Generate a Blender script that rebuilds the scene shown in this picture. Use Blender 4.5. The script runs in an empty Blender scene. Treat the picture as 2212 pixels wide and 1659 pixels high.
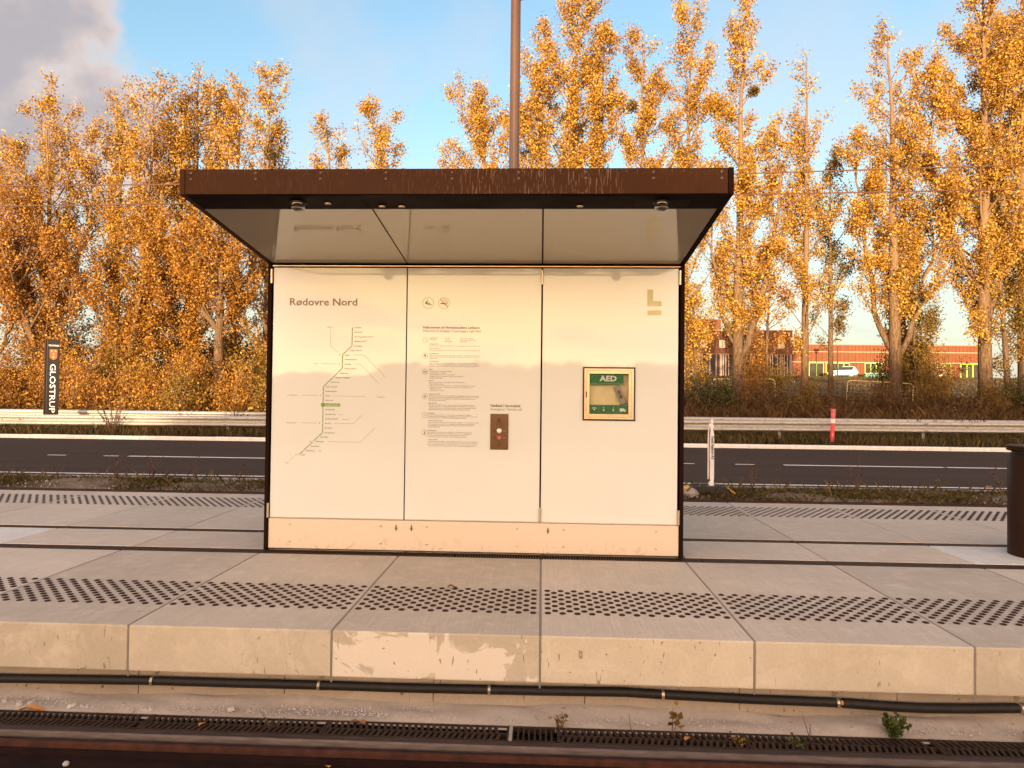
import bpy, bmesh, math, random
import numpy as np
from mathutils import Matrix, Vector

# ------------------------------------------------------------------ scene, camera, light
S = bpy.context.scene
COL = S.collection
PI = math.pi

cam_d = bpy.data.cameras.new('camera')
cam = bpy.data.objects.new('camera', cam_d)
COL.objects.link(cam)
S.camera = cam
cam_d.sensor_width = 36.0
cam_d.lens = 2740.9 / 4096 * 36.0
cam_d.clip_start = 0.05
cam_d.clip_end = 4000

YAW, PITCH, ROLL = -0.0433, 0.0179, 0.0112
CAM = Vector((-0.0076, -3.9178, 1.3557))
_f = Vector((math.sin(YAW) * math.cos(PITCH), math.cos(YAW) * math.cos(PITCH), math.sin(PITCH)))
_r = Vector((math.cos(YAW), -math.sin(YAW), 0))
_u = _r.cross(_f)
_r2 = _r * math.cos(ROLL) + _u * math.sin(ROLL)
_u2 = -_r * math.sin(ROLL) + _u * math.cos(ROLL)
_M = Matrix((_r2, _u2, -_f)).transposed().to_4x4()
_M.translation = CAM
cam.matrix_world = _M

SUN_EL = math.radians(1.8)
SUN_AZ = math.radians(190.0)          # clockwise from +Y: low behind the camera, slightly left
SDIR = Vector((math.sin(SUN_AZ) * math.cos(SUN_EL), math.cos(SUN_AZ) * math.cos(SUN_EL), math.sin(SUN_EL)))

sun_d = bpy.data.lights.new('sun', 'SUN')
sun_d.energy = 2.9
sun_d.angle = math.radians(0.53)
sun_d.color = (1.0, 0.76, 0.46)
sun = bpy.data.objects.new('sun', sun_d)
sun.rotation_euler = (-SDIR).to_track_quat('-Z', 'Y').to_euler()
sun.location = (-10, -60, 30)
COL.objects.link(sun)

W = bpy.data.worlds.new('World')
S.world = W
W.use_nodes = True


def build_world():
    nt = W.node_tree
    N = nt.nodes
    L = nt.links
    N.clear()

    def nd(t, **k):
        n = N.new(t)
        for a, b in k.items():
            setattr(n, a, b)
        return n

    def math_(op, a, b=None, clamp=False):
        n = nd('ShaderNodeMath', operation=op)
        n.use_clamp = clamp
        for i, v in enumerate((a, b)):
            if v is None:
                continue
            if isinstance(v, (int, float)):
                n.inputs[i].default_value = v
            else:
                L.new(v, n.inputs[i])
        return n.outputs[0]

    def mix(fac, a, b, blend='MIX'):
        n = nd('ShaderNodeMix', data_type='RGBA', blend_type=blend)
        for i, v in ((0, fac), (6, a), (7, b)):
            if isinstance(v, (int, float)):
                n.inputs[i].default_value = v
            elif isinstance(v, tuple):
                n.inputs[i].default_value = v + (1,)
            else:
                L.new(v, n.inputs[i])
        return n.outputs[2]

    def ramp(v, p0, p1):
        n = nd('ShaderNodeMapRange', interpolation_type='SMOOTHSTEP')
        n.inputs[1].default_value = p0
        n.inputs[2].default_value = p1
        L.new(v, n.inputs[0])
        return n.outputs[0]

    out = nd('ShaderNodeOutputWorld')
    bg = nd('ShaderNodeBackground')
    sky = nd('ShaderNodeTexSky', sky_type='NISHITA')
    sky.sun_disc = False
    sky.sun_elevation = SUN_EL
    sky.sun_rotation = SUN_AZ
    sky.air_density = 1.0
    sky.dust_density = 0.8
    sky.ozone_density = 1.0
    tc = nd('ShaderNodeTexCoord')
    sep = nd('ShaderNodeSeparateXYZ')
    L.new(tc.outputs['Generated'], sep.inputs[0])
    z = sep.outputs[2]
    # direction projected on a cloud layer
    zz = math_('ADD', math_('MAXIMUM', z, 0.0), 0.12)
    px = math_('DIVIDE', sep.outputs[0], zz)
    py = math_('DIVIDE', sep.outputs[1], zz)
    comb = nd('ShaderNodeCombineXYZ')
    L.new(px, comb.inputs[0])
    L.new(py, comb.inputs[1])
    n1 = nd('ShaderNodeTexNoise')
    n1.inputs['Scale'].default_value = 0.85
    n1.inputs['Detail'].default_value = 7
    n1.inputs['Roughness'].default_value = 0.55
    n1.inputs['Distortion'].default_value = 0.25
    off = nd('ShaderNodeVectorMath', operation='ADD')
    off.inputs[1].default_value = CLOUD_SEED
    L.new(comb.outputs[0], off.inputs[0])
    L.new(off.outputs[0], n1.inputs['Vector'])
    cov = ramp(n1.outputs['Fac'], CLOUD_LO, CLOUD_HI)
    # one cumulus bank standing up on the left
    d = nd('ShaderNodeVectorMath', operation='DOT_PRODUCT')
    L.new(tc.outputs['Generated'], d.inputs[0])
    d.inputs[1].default_value = CUMULUS_DIR
    n2 = nd('ShaderNodeTexNoise')
    n2.inputs['Scale'].default_value = 7.0
    n2.inputs['Detail'].default_value = 6
    n2.inputs['Roughness'].default_value = 0.5
    L.new(tc.outputs['Generated'], n2.inputs['Vector'])
    blob = math_('ADD', d.outputs['Value'], math_('MULTIPLY', math_('SUBTRACT', n2.outputs['Fac'], 0.5), 0.075))
    bank = ramp(blob, 0.981, 0.991)
    # sky / cloud colours follow the distance from the sun
    s = nd('ShaderNodeVectorMath', operation='DOT_PRODUCT')
    L.new(tc.outputs['Generated'], s.inputs[0])
    s.inputs[1].default_value = tuple(SDIR)
    sunny = ramp(s.outputs['Value'], -0.62, 0.92)
    ccol = mix(sunny, C_FRONT, C_BACK)
    # shading inside the bank: mauve belly, pale pink rim
    rim = ramp(blob, 0.984, 0.998)
    bcol = mix(rim, B_RIM, B_BELLY)
    mn = nd('ShaderNodeVectorMath', operation='MINIMUM')
    mn.inputs[1].default_value = (9.0, 9.0, 9.0)
    L.new(sky.outputs[0], mn.inputs[0])
    skyc = mix(1.0, mn.outputs[0], SKY_TINT, 'MULTIPLY')
    # thin pale veil towards the horizon
    hz = math_('SUBTRACT', 1.0, ramp(z, 0.0, 0.42))
    veil = mix(sunny, V_FRONT, V_BACK)
    vf = nd('ShaderNodeMapRange')
    vf.inputs[3].default_value = 0.72
    vf.inputs[4].default_value = 0.92
    L.new(sunny, vf.inputs[0])
    skyc = mix(math_('MULTIPLY', hz, vf.outputs[0]), skyc, veil)
    fr_ = nd('ShaderNodeMapRange')
    fr_.inputs[3].default_value = 0.40
    fr_.inputs[4].default_value = 1.0
    L.new(sunny, fr_.inputs[0])
    lowc = math_('MULTIPLY', math_('MULTIPLY', cov, fr_.outputs[0]), ramp(z, 0.01, 0.10))
    c1 = mix(math_('MULTIPLY', lowc, 0.85), skyc, ccol)
    c2 = mix(math_('MULTIPLY', bank, 0.9), c1, bcol)
    L.new(c2, bg.inputs[0])
    bg.inputs[1].default_value = SKY_STRENGTH
    L.new(bg.outputs[0], out.inputs[0])


SKY_STRENGTH = 0.15
SKY_TINT = (0.76, 1.0, 1.24)
CLOUD_SEED = (3.1, 7.7, 0.0)
CLOUD_LO, CLOUD_HI = 0.47, 0.60
_cd = (_f * 1480 + _r2 * (-25 - 1106) - _u2 * (85 - 829)).normalized()
CUMULUS_DIR = tuple(_cd)
C_FRONT = (1.10, 1.02, 1.02)
C_BACK = (7.0, 4.5, 3.3)
B_RIM = (1.25, 0.98, 0.86)
B_BELLY = (0.70, 0.62, 0.64)
V_FRONT = (1.02, 1.08, 1.16)
V_BACK = (12.4, 7.8, 4.0)
build_world()

S.view_settings.view_transform = 'Standard'
S.view_settings.look = 'None'
S.view_settings.exposure = 2.3
S.view_settings.gamma = 1.0
S.view_settings.use_curve_mapping = False
S.render.engine = 'CYCLES'
S.cycles.max_bounces = 6
S.cycles.transparent_max_bounces = 12
S.cycles.caustics_reflective = False
S.cycles.caustics_refractive = False

# ------------------------------------------------------------------ helpers: objects
rng = np.random.default_rng(7)
random.seed(7)


def tag(o, label=None, cat=None, group=None, kind=None):
    if label: o['label'] = label
    if cat: o['category'] = cat
    if group: o['group'] = group
    if kind: o['kind'] = kind
    return o


def empty(name, loc=(0, 0, 0), rz=0.0, label=None, cat=None, group=None, kind=None):
    o = bpy.data.objects.new(name, None)
    COL.objects.link(o)
    o.location = loc
    o.rotation_euler = (0, 0, rz)
    o.empty_display_size = 0.1
    return tag(o, label, cat, group, kind)


def link(name, mesh, parent=None, loc=None, rot=None, scale=None):
    o = bpy.data.objects.new(name, mesh)
    COL.objects.link(o)
    if parent is not None: o.parent = parent
    if loc is not None: o.location = loc
    if rot is not None: o.rotation_euler = rot
    if scale is not None: o.scale = scale
    return o


class MB:
    """collects simple shapes into one mesh"""

    def __init__(s):
        s.v, s.f = [], []

    def add(s, vs, fs):
        b = len(s.v)
        s.v.extend([tuple(p) for p in vs])
        s.f.extend([tuple(i + b for i in f) for f in fs])
        return s

    def box(s, x0, x1, y0, y1, z0, z1, M=None):
        vs = [Vector(p) for p in ((x0, y0, z0), (x1, y0, z0), (x1, y1, z0), (x0, y1, z0), (x0, y0, z1), (x1, y0, z1), (x1, y1, z1), (x0, y1, z1))]
        if M is not None: vs = [M @ p for p in vs]
        return s.add(vs, [(3, 2, 1, 0), (4, 5, 6, 7), (0, 1, 5, 4), (1, 2, 6, 5), (2, 3, 7, 6), (3, 0, 4, 7)])

    def prism(s, prof, a0, a1, axis='x'):
        """profile (u,v) swept along an axis; x: (y,z), y: (x,z), z: (x,y)"""
        n = len(prof)
        def p(u, v, a):
            return (a, u, v) if axis == 'x' else ((u, a, v) if axis == 'y' else (u, v, a))
        vs = [p(u, v, a0) for u, v in prof] + [p(u, v, a1) for u, v in prof]
        fs = [(i, (i + 1) % n, (i + 1) % n + n, i + n) for i in range(n)]
        fs += [tuple(range(n - 1, -1, -1)), tuple(range(n, 2 * n))]
        return s.add(vs, fs)

    def tube(s, pts, rad, n=8, caps=True):
        pts = [Vector(p) for p in pts]
        m = len(pts)
        if not hasattr(rad, '__len__'): rad = [rad] * m
        t0 = (pts[1] - pts[0]).normalized()
        a = t0.orthogonal().normalized()
        vs = []
        for i, p in enumerate(pts):
            t = (pts[min(i + 1, m - 1)] - pts[max(i - 1, 0)]).normalized()
            a = (a - t * a.dot(t)).normalized()
            b = t.cross(a)
            for k in range(n):
                w = 2 * PI * k / n
                vs.append(p + (a * math.cos(w) + b * math.sin(w)) * rad[i])
        fs = []
        for i in range(m - 1):
            for k in range(n):
                k2 = (k + 1) % n
                fs.append((i * n + k, i * n + k2, (i + 1) * n + k2, (i + 1) * n + k))
        if caps:
            fs.append(tuple(range(n - 1, -1, -1)))
            fs.append(tuple(range((m - 1) * n, m * n)))
        return s.add(vs, fs)

    def cyl(s, p0, p1, r, n=12, r2=None):
        return s.tube([p0, p1], [r, r if r2 is None else r2], n)

    def lathe(s, prof, c=(0, 0, 0), n=24, axis='z', caps=True):
        """prof: (radius, height) list"""
        vs = []
        for r, h in prof:
            for k in range(n):
                w = 2 * PI * k / n
                if axis == 'z': vs.append((c[0] + r * math.cos(w), c[1] + r * math.sin(w), c[2] + h))
                elif axis == '-y': vs.append((c[0] + r * math.cos(w), c[1] - h, c[2] + r * math.sin(w)))
                elif axis == '-z': vs.append((c[0] + r * math.cos(w), c[1] - r * math.sin(w), c[2] - h))
        m = len(prof)
        fs = []
        for i in range(m - 1):
            for k in range(n):
                k2 = (k + 1) % n
                fs.append((i * n + k, i * n + k2, (i + 1) * n + k2, (i + 1) * n + k))
        if caps:
            fs.append(tuple(range(n - 1, -1, -1)))
            fs.append(tuple(range((m - 1) * n, m * n)))
        return s.add(vs, fs)

    def mesh(s, name, mat, smooth=False, bevel=0.0, seg=1):
        me = bpy.data.meshes.new(name)
        me.from_pydata(s.v, [], s.f)
        if bevel > 0:
            bm = bmesh.new()
            bm.from_mesh(me)
            es = [e for e in bm.edges if len(e.link_faces) == 2 and e.calc_face_angle(0) > 0.6]
            bmesh.ops.bevel(bm, geom=es, offset=bevel, segments=seg, affect='EDGES', profile=0.6, clamp_overlap=True)
            bm.to_mesh(me)
            bm.free()
        if mat: me.materials.append(mat)
        if smooth:
            me.shade_smooth()
            me.set_sharp_from_angle(angle=math.radians(38))
        me.update()
        return me

    def build(s, name, mat, parent=None, smooth=False, bevel=0.0, loc=None, rot=None, seg=1):
        return link(name, s.mesh(name, mat, smooth, bevel, seg), parent, loc, rot)


class Flat(MB):
    """flat print on an upright surface: x right, z up, facing -y"""

    def __init__(s, y):
        super().__init__()
        s.y = y

    def poly(s, pts):
        return s.add([(x, s.y, z) for x, z in pts], [tuple(range(len(pts)))])

    def rect(s, x0, z0, x1, z1):
        return s.poly([(x0, z0), (x1, z0), (x1, z1), (x0, z1)])

    def disc(s, x, z, r, n=20):
        return s.poly([(x + r * math.cos(2 * PI * k / n), z + r * math.sin(2 * PI * k / n)) for k in range(n)])

    def ring(s, x, z, r0, r1, n=28):
        vs = []
        for r in (r0, r1):
            vs += [(x + r * math.cos(2 * PI * k / n), s.y, z + r * math.sin(2 * PI * k / n)) for k in range(n)]
        return s.add(vs, [(k, (k + 1) % n, n + (k + 1) % n, n + k) for k in range(n)])

    def line(s, pts, w):
        for (x0, z0), (x1, z1) in zip(pts[:-1], pts[1:]):
            l = math.hypot(x1 - x0, z1 - z0)
            ux, uz = (x1 - x0) / l, (z1 - z0) / l
            e = w * 0.38
            nx, nz = -uz * w / 2, ux * w / 2
            s.poly([(x0 - ux * e + nx, z0 - uz * e + nz), (x0 - ux * e - nx, z0 - uz * e - nz), (x1 + ux * e - nx, z1 + uz * e - nz), (x1 + ux * e + nx, z1 + uz * e + nz)])
        return s


TEXTS = []


def text(target, body, x, z, size, width=None, bold=0.0, rot=0.0, align='LEFT', res=2):
    """queue lettering to be added to a Flat when flush_text() runs"""
    TEXTS.append((target, body, x, z, size, width, bold, rot, align, res))


def flush_text():
    obs = []
    for t in TEXTS:
        c = bpy.data.curves.new('lettering', 'FONT')
        c.body = t[1]
        c.size = t[4]
        c.offset = t[6] * t[4]
        c.resolution_u = t[9]
        c.align_x = t[8]
        c.fill_mode = 'FRONT'
        o = bpy.data.objects.new('lettering', c)
        COL.objects.link(o)
        obs.append(o)
    bpy.context.view_layer.update()
    dg = bpy.context.evaluated_depsgraph_get()
    for t, o in zip(TEXTS, obs):
        e = o.evaluated_get(dg)
        me = e.to_mesh()
        vs = [v.co.copy() for v in me.vertices]
        fs = [tuple(p.vertices) for p in me.polygons]
        e.to_mesh_clear()
        sx = 1.0
        if t[5] and vs:
            w = max(v.x for v in vs) - min(v.x for v in vs)
            sx = t[5] / w
        ca, sa = math.cos(t[7]), math.sin(t[7])
        F = t[0]
        F.add([(t[2] + v.x * sx * ca - v.y * sa, F.y, t[3] + v.x * sx * sa + v.y * ca) for v in vs], fs)
    for o in obs:
        c = o.data
        bpy.data.objects.remove(o)
        bpy.data.curves.remove(c)
    TEXTS.clear()


def np_mesh(name, verts, quads, mat, tris=None, smooth=False):
    """fast mesh from numpy arrays of vertices and quads / triangles"""
    me = bpy.data.meshes.new(name)
    verts = np.asarray(verts, dtype=np.float32)
    parts, sizes = [], []
    if quads is not None and len(quads):
        q = np.asarray(quads, dtype=np.int32)
        parts.append(q.ravel())
        sizes.append(np.full(len(q), 4, np.int32))
    if tris is not None and len(tris):
        q = np.asarray(tris, dtype=np.int32)
        parts.append(q.ravel())
        sizes.append(np.full(len(q), 3, np.int32))
    idx = np.concatenate(parts)
    sz = np.concatenate(sizes)
    me.vertices.add(len(verts))
    me.vertices.foreach_set('co', verts.ravel())
    me.loops.add(len(idx))
    me.loops.foreach_set('vertex_index', idx)
    me.polygons.add(len(sz))
    st = np.concatenate(([0], np.cumsum(sz)[:-1])).astype(np.int32)
    me.polygons.foreach_set('loop_start', st)
    me.update(calc_edges=True)
    if smooth: me.shade_smooth()
    if mat: me.materials.append(mat)
    return me


# ------------------------------------------------------------------ helpers: materials
class MT:
    def __init__(s, name):
        s.m = bpy.data.materials.new(name)
        s.m.use_nodes = True
        s.nt = s.m.node_tree
        s.N, s.L = s.nt.nodes, s.nt.links
        s.b = s.N['Principled BSDF']
        s.out = s.N['Material Output']
        s._pos = None

    def nd(s, t, **k):
        n = s.N.new(t)
        for a, b in k.items(): setattr(n, a, b)
        return n

    def pos(s, scale=(1, 1, 1), obj=False, off=(0, 0, 0)):
        if obj:
            src = s.nd('ShaderNodeTexCoord').outputs['Object']
        else:
            src = s.nd('ShaderNodeNewGeometry').outputs['Position']
        mp = s.nd('ShaderNodeMapping')
        mp.inputs['Scale'].default_value = scale
        mp.inputs['Location'].default_value = off
        s.L.new(src, mp.inputs[0])
        return mp.outputs[0]

    def noise(s, vec, scale, detail=4, rough=0.55, dist=0.0):
        n = s.nd('ShaderNodeTexNoise')
        n.inputs['Scale'].default_value = scale
        n.inputs['Detail'].default_value = detail
        n.inputs['Roughness'].default_value = rough
        n.inputs['Distortion'].default_value = dist
        s.L.new(vec, n.inputs['Vector'])
        return n.outputs['Fac']

    def rmp(s, v, a, b, lo=0.0, hi=1.0):
        n = s.nd('ShaderNodeMapRange')
        n.inputs[1].default_value, n.inputs[2].default_value = a, b
        n.inputs[3].default_value, n.inputs[4].default_value = lo, hi
        s.L.new(v, n.inputs[0])
        return n.outputs[0]

    def mth(s, op, a, b):
        n = s.nd('ShaderNodeMath', operation=op)
        for i, v in enumerate((a, b)):
            if isinstance(v, (int, float)): n.inputs[i].default_value = v
            else: s.L.new(v, n.inputs[i])
        return n.outputs[0]

    def mix(s, fac, a, b, blend='MIX'):
        n = s.nd('ShaderNodeMix', data_type='RGBA', blend_type=blend)
        for i, v in ((0, fac), (6, a), (7, b)):
            if isinstance(v, (int, float)): n.inputs[i].default_value = v
            elif isinstance(v, tuple): n.inputs[i].default_value = v + (1,)
            else: s.L.new(v, n.inputs[i])
        return n.outputs[2]

    def ramp(s, v, stops):
        n = s.nd('ShaderNodeValToRGB')
        cr = n.color_ramp
        while len(cr.elements) < len(stops): cr.elements.new(0.5)
        for e, (p, c) in zip(cr.elements, stops):
            e.position = p
            e.color = c + (1,)
        s.L.new(v, n.inputs[0])
        return n.outputs[0]

    def rand(s):
        return s.nd('ShaderNodeObjectInfo').outputs['Random']

    def island(s):
        return s.nd('ShaderNodeNewGeometry').outputs['Random Per Island']

    def base(s, c):
        if isinstance(c, tuple): s.b.inputs['Base Color'].default_value = c + (1,)
        else: s.L.new(c, s.b.inputs['Base Color'])
        return s

    def set(s, **k):
        names = dict(rough='Roughness', metal='Metallic', spec='Specular IOR Level', coat='Coat Weight', crough='Coat Roughness', cior='Coat IOR', ior='IOR', trans='Transmission Weight')
        for a, v in k.items():
            i = s.b.inputs[names[a]]
            if isinstance(v, (int, float)): i.default_value = v
            else: s.L.new(v, i)
        return s

    def bump(s, h, strength=0.3, dist=0.01):
        n = s.nd('ShaderNodeBump')
        n.inputs['Strength'].default_value = strength
        n.inputs['Distance'].default_value = dist
        s.L.new(h, n.inputs['Height'])
        s.L.new(n.outputs[0], s.b.inputs['Normal'])
        return s


def plain(name, c, rough=0.6, metal=0.0, var=0.12, scale=6.0, coat=0.0, spec=0.5):
    t = MT(name)
    v = t.noise(t.pos(), scale, 5)
    k = t.rmp(v, 0.3, 0.7, 1 - var, 1 + var)
    cc = t.nd('ShaderNodeCombineColor')
    for i in range(3): t.L.new(k, cc.inputs[i])
    t.base(t.mix(1.0, c, cc.outputs[0], 'MULTIPLY')).set(rough=rough, metal=metal, coat=coat, spec=spec)
    return t.m


def concrete(name, c1, c2, brush=True, patch=0.0, patch_c=(0.62, 0.58, 0.52), spots=0.0):
    t = MT(name)
    P = t.pos()
    big = t.noise(P, 1.3, 5, 0.6)
    col = t.mix(t.rmp(big, 0.3, 0.7), c1, c2)
    rnd = t.rmp(t.rand(), 0, 1, 0.86, 1.1)
    cc = t.nd('ShaderNodeCombineColor')
    for i in range(3): t.L.new(rnd, cc.inputs[i])
    col = t.mix(1.0, col, cc.outputs[0], 'MULTIPLY')
    fine = t.noise(P, 55, 4, 0.7)
    col = t.mix(t.rmp(fine, 0.35, 0.75, 0.0, 0.30), col, tuple(x * 0.6 for x in c1))
    mot = t.noise(t.pos(off=(5, 3, 1)), 7.0, 6, 0.65, 0.6)
    col = t.mix(t.rmp(mot, 0.48, 0.72, 0.0, 0.35), col, tuple(min(1, x * 1.25) for x in c2))
    h = fine
    if brush:
        br = t.noise(t.pos((1, 0.02, 1)), 130, 3, 0.6)
        col = t.mix(t.rmp(br, 0.40, 0.62, 0.22, 0.0), col, tuple(x * 0.55 for x in c1))
        h = t.mth('ADD', t.mth('MULTIPLY', br, 0.8), t.mth('MULTIPLY', fine, 0.3))
        # pale streaks of cement bloom lying across the slabs
        st = t.noise(t.pos((0.5, 1.6, 1), off=(2, 9, 0)), 1.7, 5, 0.62, 0.5)
        col = t.mix(t.rmp(st, 0.60, 0.74, 0.0, 0.45), col, patch_c)
    if patch > 0:
        # efflorescence: hard-edged pale patches, strongest around one slab
        pn = t.noise(t.pos(off=(1.3, 0, 4.1)), 3.2, 6, 0.6, 0.9)
        sx = t.nd('ShaderNodeSeparateXYZ')
        t.L.new(t.pos(), sx.inputs[0])
        near = t.rmp(t.mth('ABSOLUTE', t.mth('ADD', sx.outputs[0], 0.72), 0), 0.35, 0.85, 0.06, 0.0)
        m = t.rmp(t.mth('ADD', pn, near), 0.545, 0.575, 0.0, patch)
        inside = t.rmp(t.mth('ABSOLUTE', t.mth('ADD', sx.outputs[0], 0.6), 0), 0.58, 0.62, 1.0, 0.18)
        col = t.mix(t.mth('MULTIPLY', m, inside), col, patch_c)
    if spots > 0:
        sp = t.noise(t.pos(off=(7, 7, 2)), 26, 2, 0.5)
        col = t.mix(t.rmp(sp, 0.70, 0.76, 0.0, spots), col, (0.12, 0.08, 0.05))
        sc = t.noise(t.pos((1, 1, 0.28), off=(3, 0, 8)), 20, 2, 0.4, 2.2)
        col = t.mix(t.rmp(sc, 0.705, 0.735, 0.0, spots * 0.8), col, (0.16, 0.10, 0.06))
    t.base(col).set(rough=0.85, spec=0.3).bump(h, 0.35, 0.004)
    return t.m


def leafmat(name, stops, transl=0.35, rough=0.55):
    t = MT(name)
    v = t.mth('ADD', t.mth('MULTIPLY', t.island(), 0.75), t.mth('MULTIPLY', t.noise(t.pos(), 0.55, 3), 0.42))
    col = t.ramp(t.mth('SUBTRACT', v, 0.08), stops)
    t.base(col).set(rough=rough, spec=0.25)
    tr = t.nd('ShaderNodeBsdfTranslucent')
    t.L.new(col, tr.inputs[0])
    mx = t.nd('ShaderNodeMixShader')
    mx.inputs[0].default_value = transl
    t.L.new(t.b.outputs[0], mx.inputs[1])
    t.L.new(tr.outputs[0], mx.inputs[2])
    t.L.new(mx.outputs[0], t.out.inputs[0])
    return t.m


def make_bark(name, c1, c2):
    t = MT(name)
    n = t.noise(t.pos((1, 1, 0.18)), 16, 5, 0.65, 0.4)
    col = t.mix(t.rmp(n, 0.35, 0.65), c1, c2)
    # paler with height: young wood, plus sunlit upper branches put into the colour
    sx = t.nd('ShaderNodeSeparateXYZ')
    t.L.new(t.pos(), sx.inputs[0])
    col = t.mix(t.rmp(sx.outputs[2], 4.5, 9.0, 0.0, 0.45), col, tuple(x * 1.55 for x in c2))
    t.base(col).set(rough=0.9, spec=0.2).bump(n, 0.9, 0.05)
    return t.m


def glassy(name, c, rough=0.03, streak=True, cior=1.56):
    """back-painted glass panel: white body under a clear glossy front"""
    t = MT(name)
    n = t.noise(t.pos((1, 1, 1)), 2.4, 4)
    col = t.mix(t.rmp(n, 0.3, 0.7), tuple(x * 0.97 for x in c), c)
    if streak:
        d = t.noise(t.pos((1, 1, 1), off=(4, 4, 4)), 70, 3, 0.8)
        r = t.rmp(d, 0.62, 0.8, rough, 0.22)
        t.set(crough=r)
    else:
        t.set(crough=rough)
    t.base(col).set(rough=0.55, spec=0.3, coat=1.0, cior=cior)
    return t.m


def clear_glass(name, tint=(0.95, 0.97, 0.95)):
    t = MT(name)
    t.N.remove(t.b)
    tr = t.nd('ShaderNodeBsdfTransparent')
    tr.inputs[0].default_value = tint + (1,)
    gl = t.nd('ShaderNodeBsdfGlossy')
    gl.inputs['Roughness'].default_value = 0.03
    lw = t.nd('ShaderNodeLayerWeight')
    lw.inputs[0].default_value = 0.5
    fr = t.mth('ADD', t.mth('MULTIPLY', t.mth('POWER', lw.outputs['Facing'], 4.0), 0.7), 0.045)
    mx = t.nd('ShaderNodeMixShader')
    t.L.new(fr, mx.inputs[0])
    t.L.new(tr.outputs[0], mx.inputs[1])
    t.L.new(gl.outputs[0], mx.inputs[2])
    t.L.new(mx.outputs[0], t.out.inputs[0])
    return t.m

# ------------------------------------------------------------------ materials
M_SLAB = concrete('slab_concrete', (0.49, 0.42, 0.335), (0.58, 0.50, 0.41), True, spots=0.35)
M_FACE = concrete('edge_concrete', (0.465, 0.40, 0.305), (0.545, 0.48, 0.38), False, patch=0.75, patch_c=(0.70, 0.63, 0.54), spots=0.8)
M_NEWSLAB = concrete('new_slab_concrete', (0.60, 0.58, 0.53), (0.70, 0.68, 0.63), True)
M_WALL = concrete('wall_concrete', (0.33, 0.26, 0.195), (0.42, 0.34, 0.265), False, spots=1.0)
M_GROUT = plain('joint_mastic', (0.22, 0.19, 0.165), 0.8)
M_DIRT = concrete('cement_dirt', (0.30, 0.25, 0.20), (0.40, 0.34, 0.28), False, spots=0.6)
M_CHIP = plain('broken_concrete', (0.42, 0.38, 0.34), 0.9, var=0.25, scale=30)
M_STUD = plain('brown_stud', (0.038, 0.014, 0.008), 0.65, 0.0, 0.25, 40, spec=0.2)
M_IRON = plain('cast_iron', (0.035, 0.020, 0.013), 0.6, 0.0, 0.35, 20, spec=0.3)
M_GRATEBAR = plain('grate_bar', (0.11, 0.065, 0.045), 0.5, 0.5, 0.3, 30)
M_PIT = plain('drain_pit', (0.010, 0.006, 0.005), 0.9)
M_RUST = plain('rail_rust', (0.055, 0.016, 0.007), 0.7, 0.0, 0.45, 14, spec=0.25)
M_RUBBER = plain('rail_rubber', (0.014, 0.005, 0.0035), 0.85, 0.0, 0.4, 9, spec=0.15)


def m_railhead():
    t = MT('rail_head')
    n = t.noise(t.pos((0.15, 1, 1)), 60, 3)
    t.base(t.mix(t.rmp(n, 0.3, 0.7), (0.06, 0.045, 0.042), (0.11, 0.085, 0.08))).set(rough=0.38, metal=0.7)
    return t.m


M_RAILHEAD = m_railhead()


def m_brown_paint(name='brown_paint', c=(0.050, 0.022, 0.011), drips=False, rough=0.33, spec=0.12, coat=0.0):
    t = MT(name)
    n = t.noise(t.pos(), 3.0, 5)
    col = t.mix(t.rmp(n, 0.3, 0.7), c, tuple(x * 1.25 for x in c))
    r = t.rmp(n, 0.3, 0.7, rough * 0.9, rough * 1.25)
    if drips:
        # dried rain runs down the fascia, mostly on its right half
        d = t.noise(t.pos((1, 1, 0.10)), 130, 2, 0.3, 0.10)
        sx = t.nd('ShaderNodeSeparateXYZ')
        t.L.new(t.pos(), sx.inputs[0])
        where = t.noise(t.pos((1, 0, 0), off=(2.2, 0, 0)), 2.3, 1)
        right = t.rmp(sx.outputs[0], -1.0, -0.2, 0.10, 0.75)
        edge = t.rmp(sx.outputs[0], 0.5, 0.62, 1.0, 0.10)
        m = t.mth('MULTIPLY', t.mth('MULTIPLY', t.rmp(d, 0.60, 0.64), t.rmp(where, 0.38, 0.5)), t.mth('MULTIPLY', right, edge))
        col = t.mix(m, col, (0.20, 0.115, 0.07))
        sp = t.noise(t.pos(off=(1, 1, 1)), 150, 1)
        up = t.rmp(sx.outputs[2], 2.76, 2.81, 0.0, 0.6)
        col = t.mix(t.mth('MULTIPLY', t.rmp(sp, 0.70, 0.76), up), col, (0.45, 0.32, 0.22))
    t.base(col).set(rough=r, spec=spec, coat=coat, crough=0.07)
    return t.m


M_FASCIA = m_brown_paint('fascia_paint', (0.045, 0.014, 0.0025), True, 0.34, spec=0.08)
M_FRAME = m_brown_paint('frame_paint', (0.012, 0.0042, 0.0022), rough=0.6, spec=0.06)
M_BIN = m_brown_paint('bin_paint', (0.022, 0.009, 0.005), rough=0.42)
M_POLE = m_brown_paint('pole_paint', (0.070, 0.034, 0.018), rough=0.4, coat=0.8)
M_GLASSWHITE = glassy('white_glass', (0.70, 0.705, 0.66))
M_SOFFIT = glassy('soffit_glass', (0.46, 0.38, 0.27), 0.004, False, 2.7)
M_STEEL_PLATE = None


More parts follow.
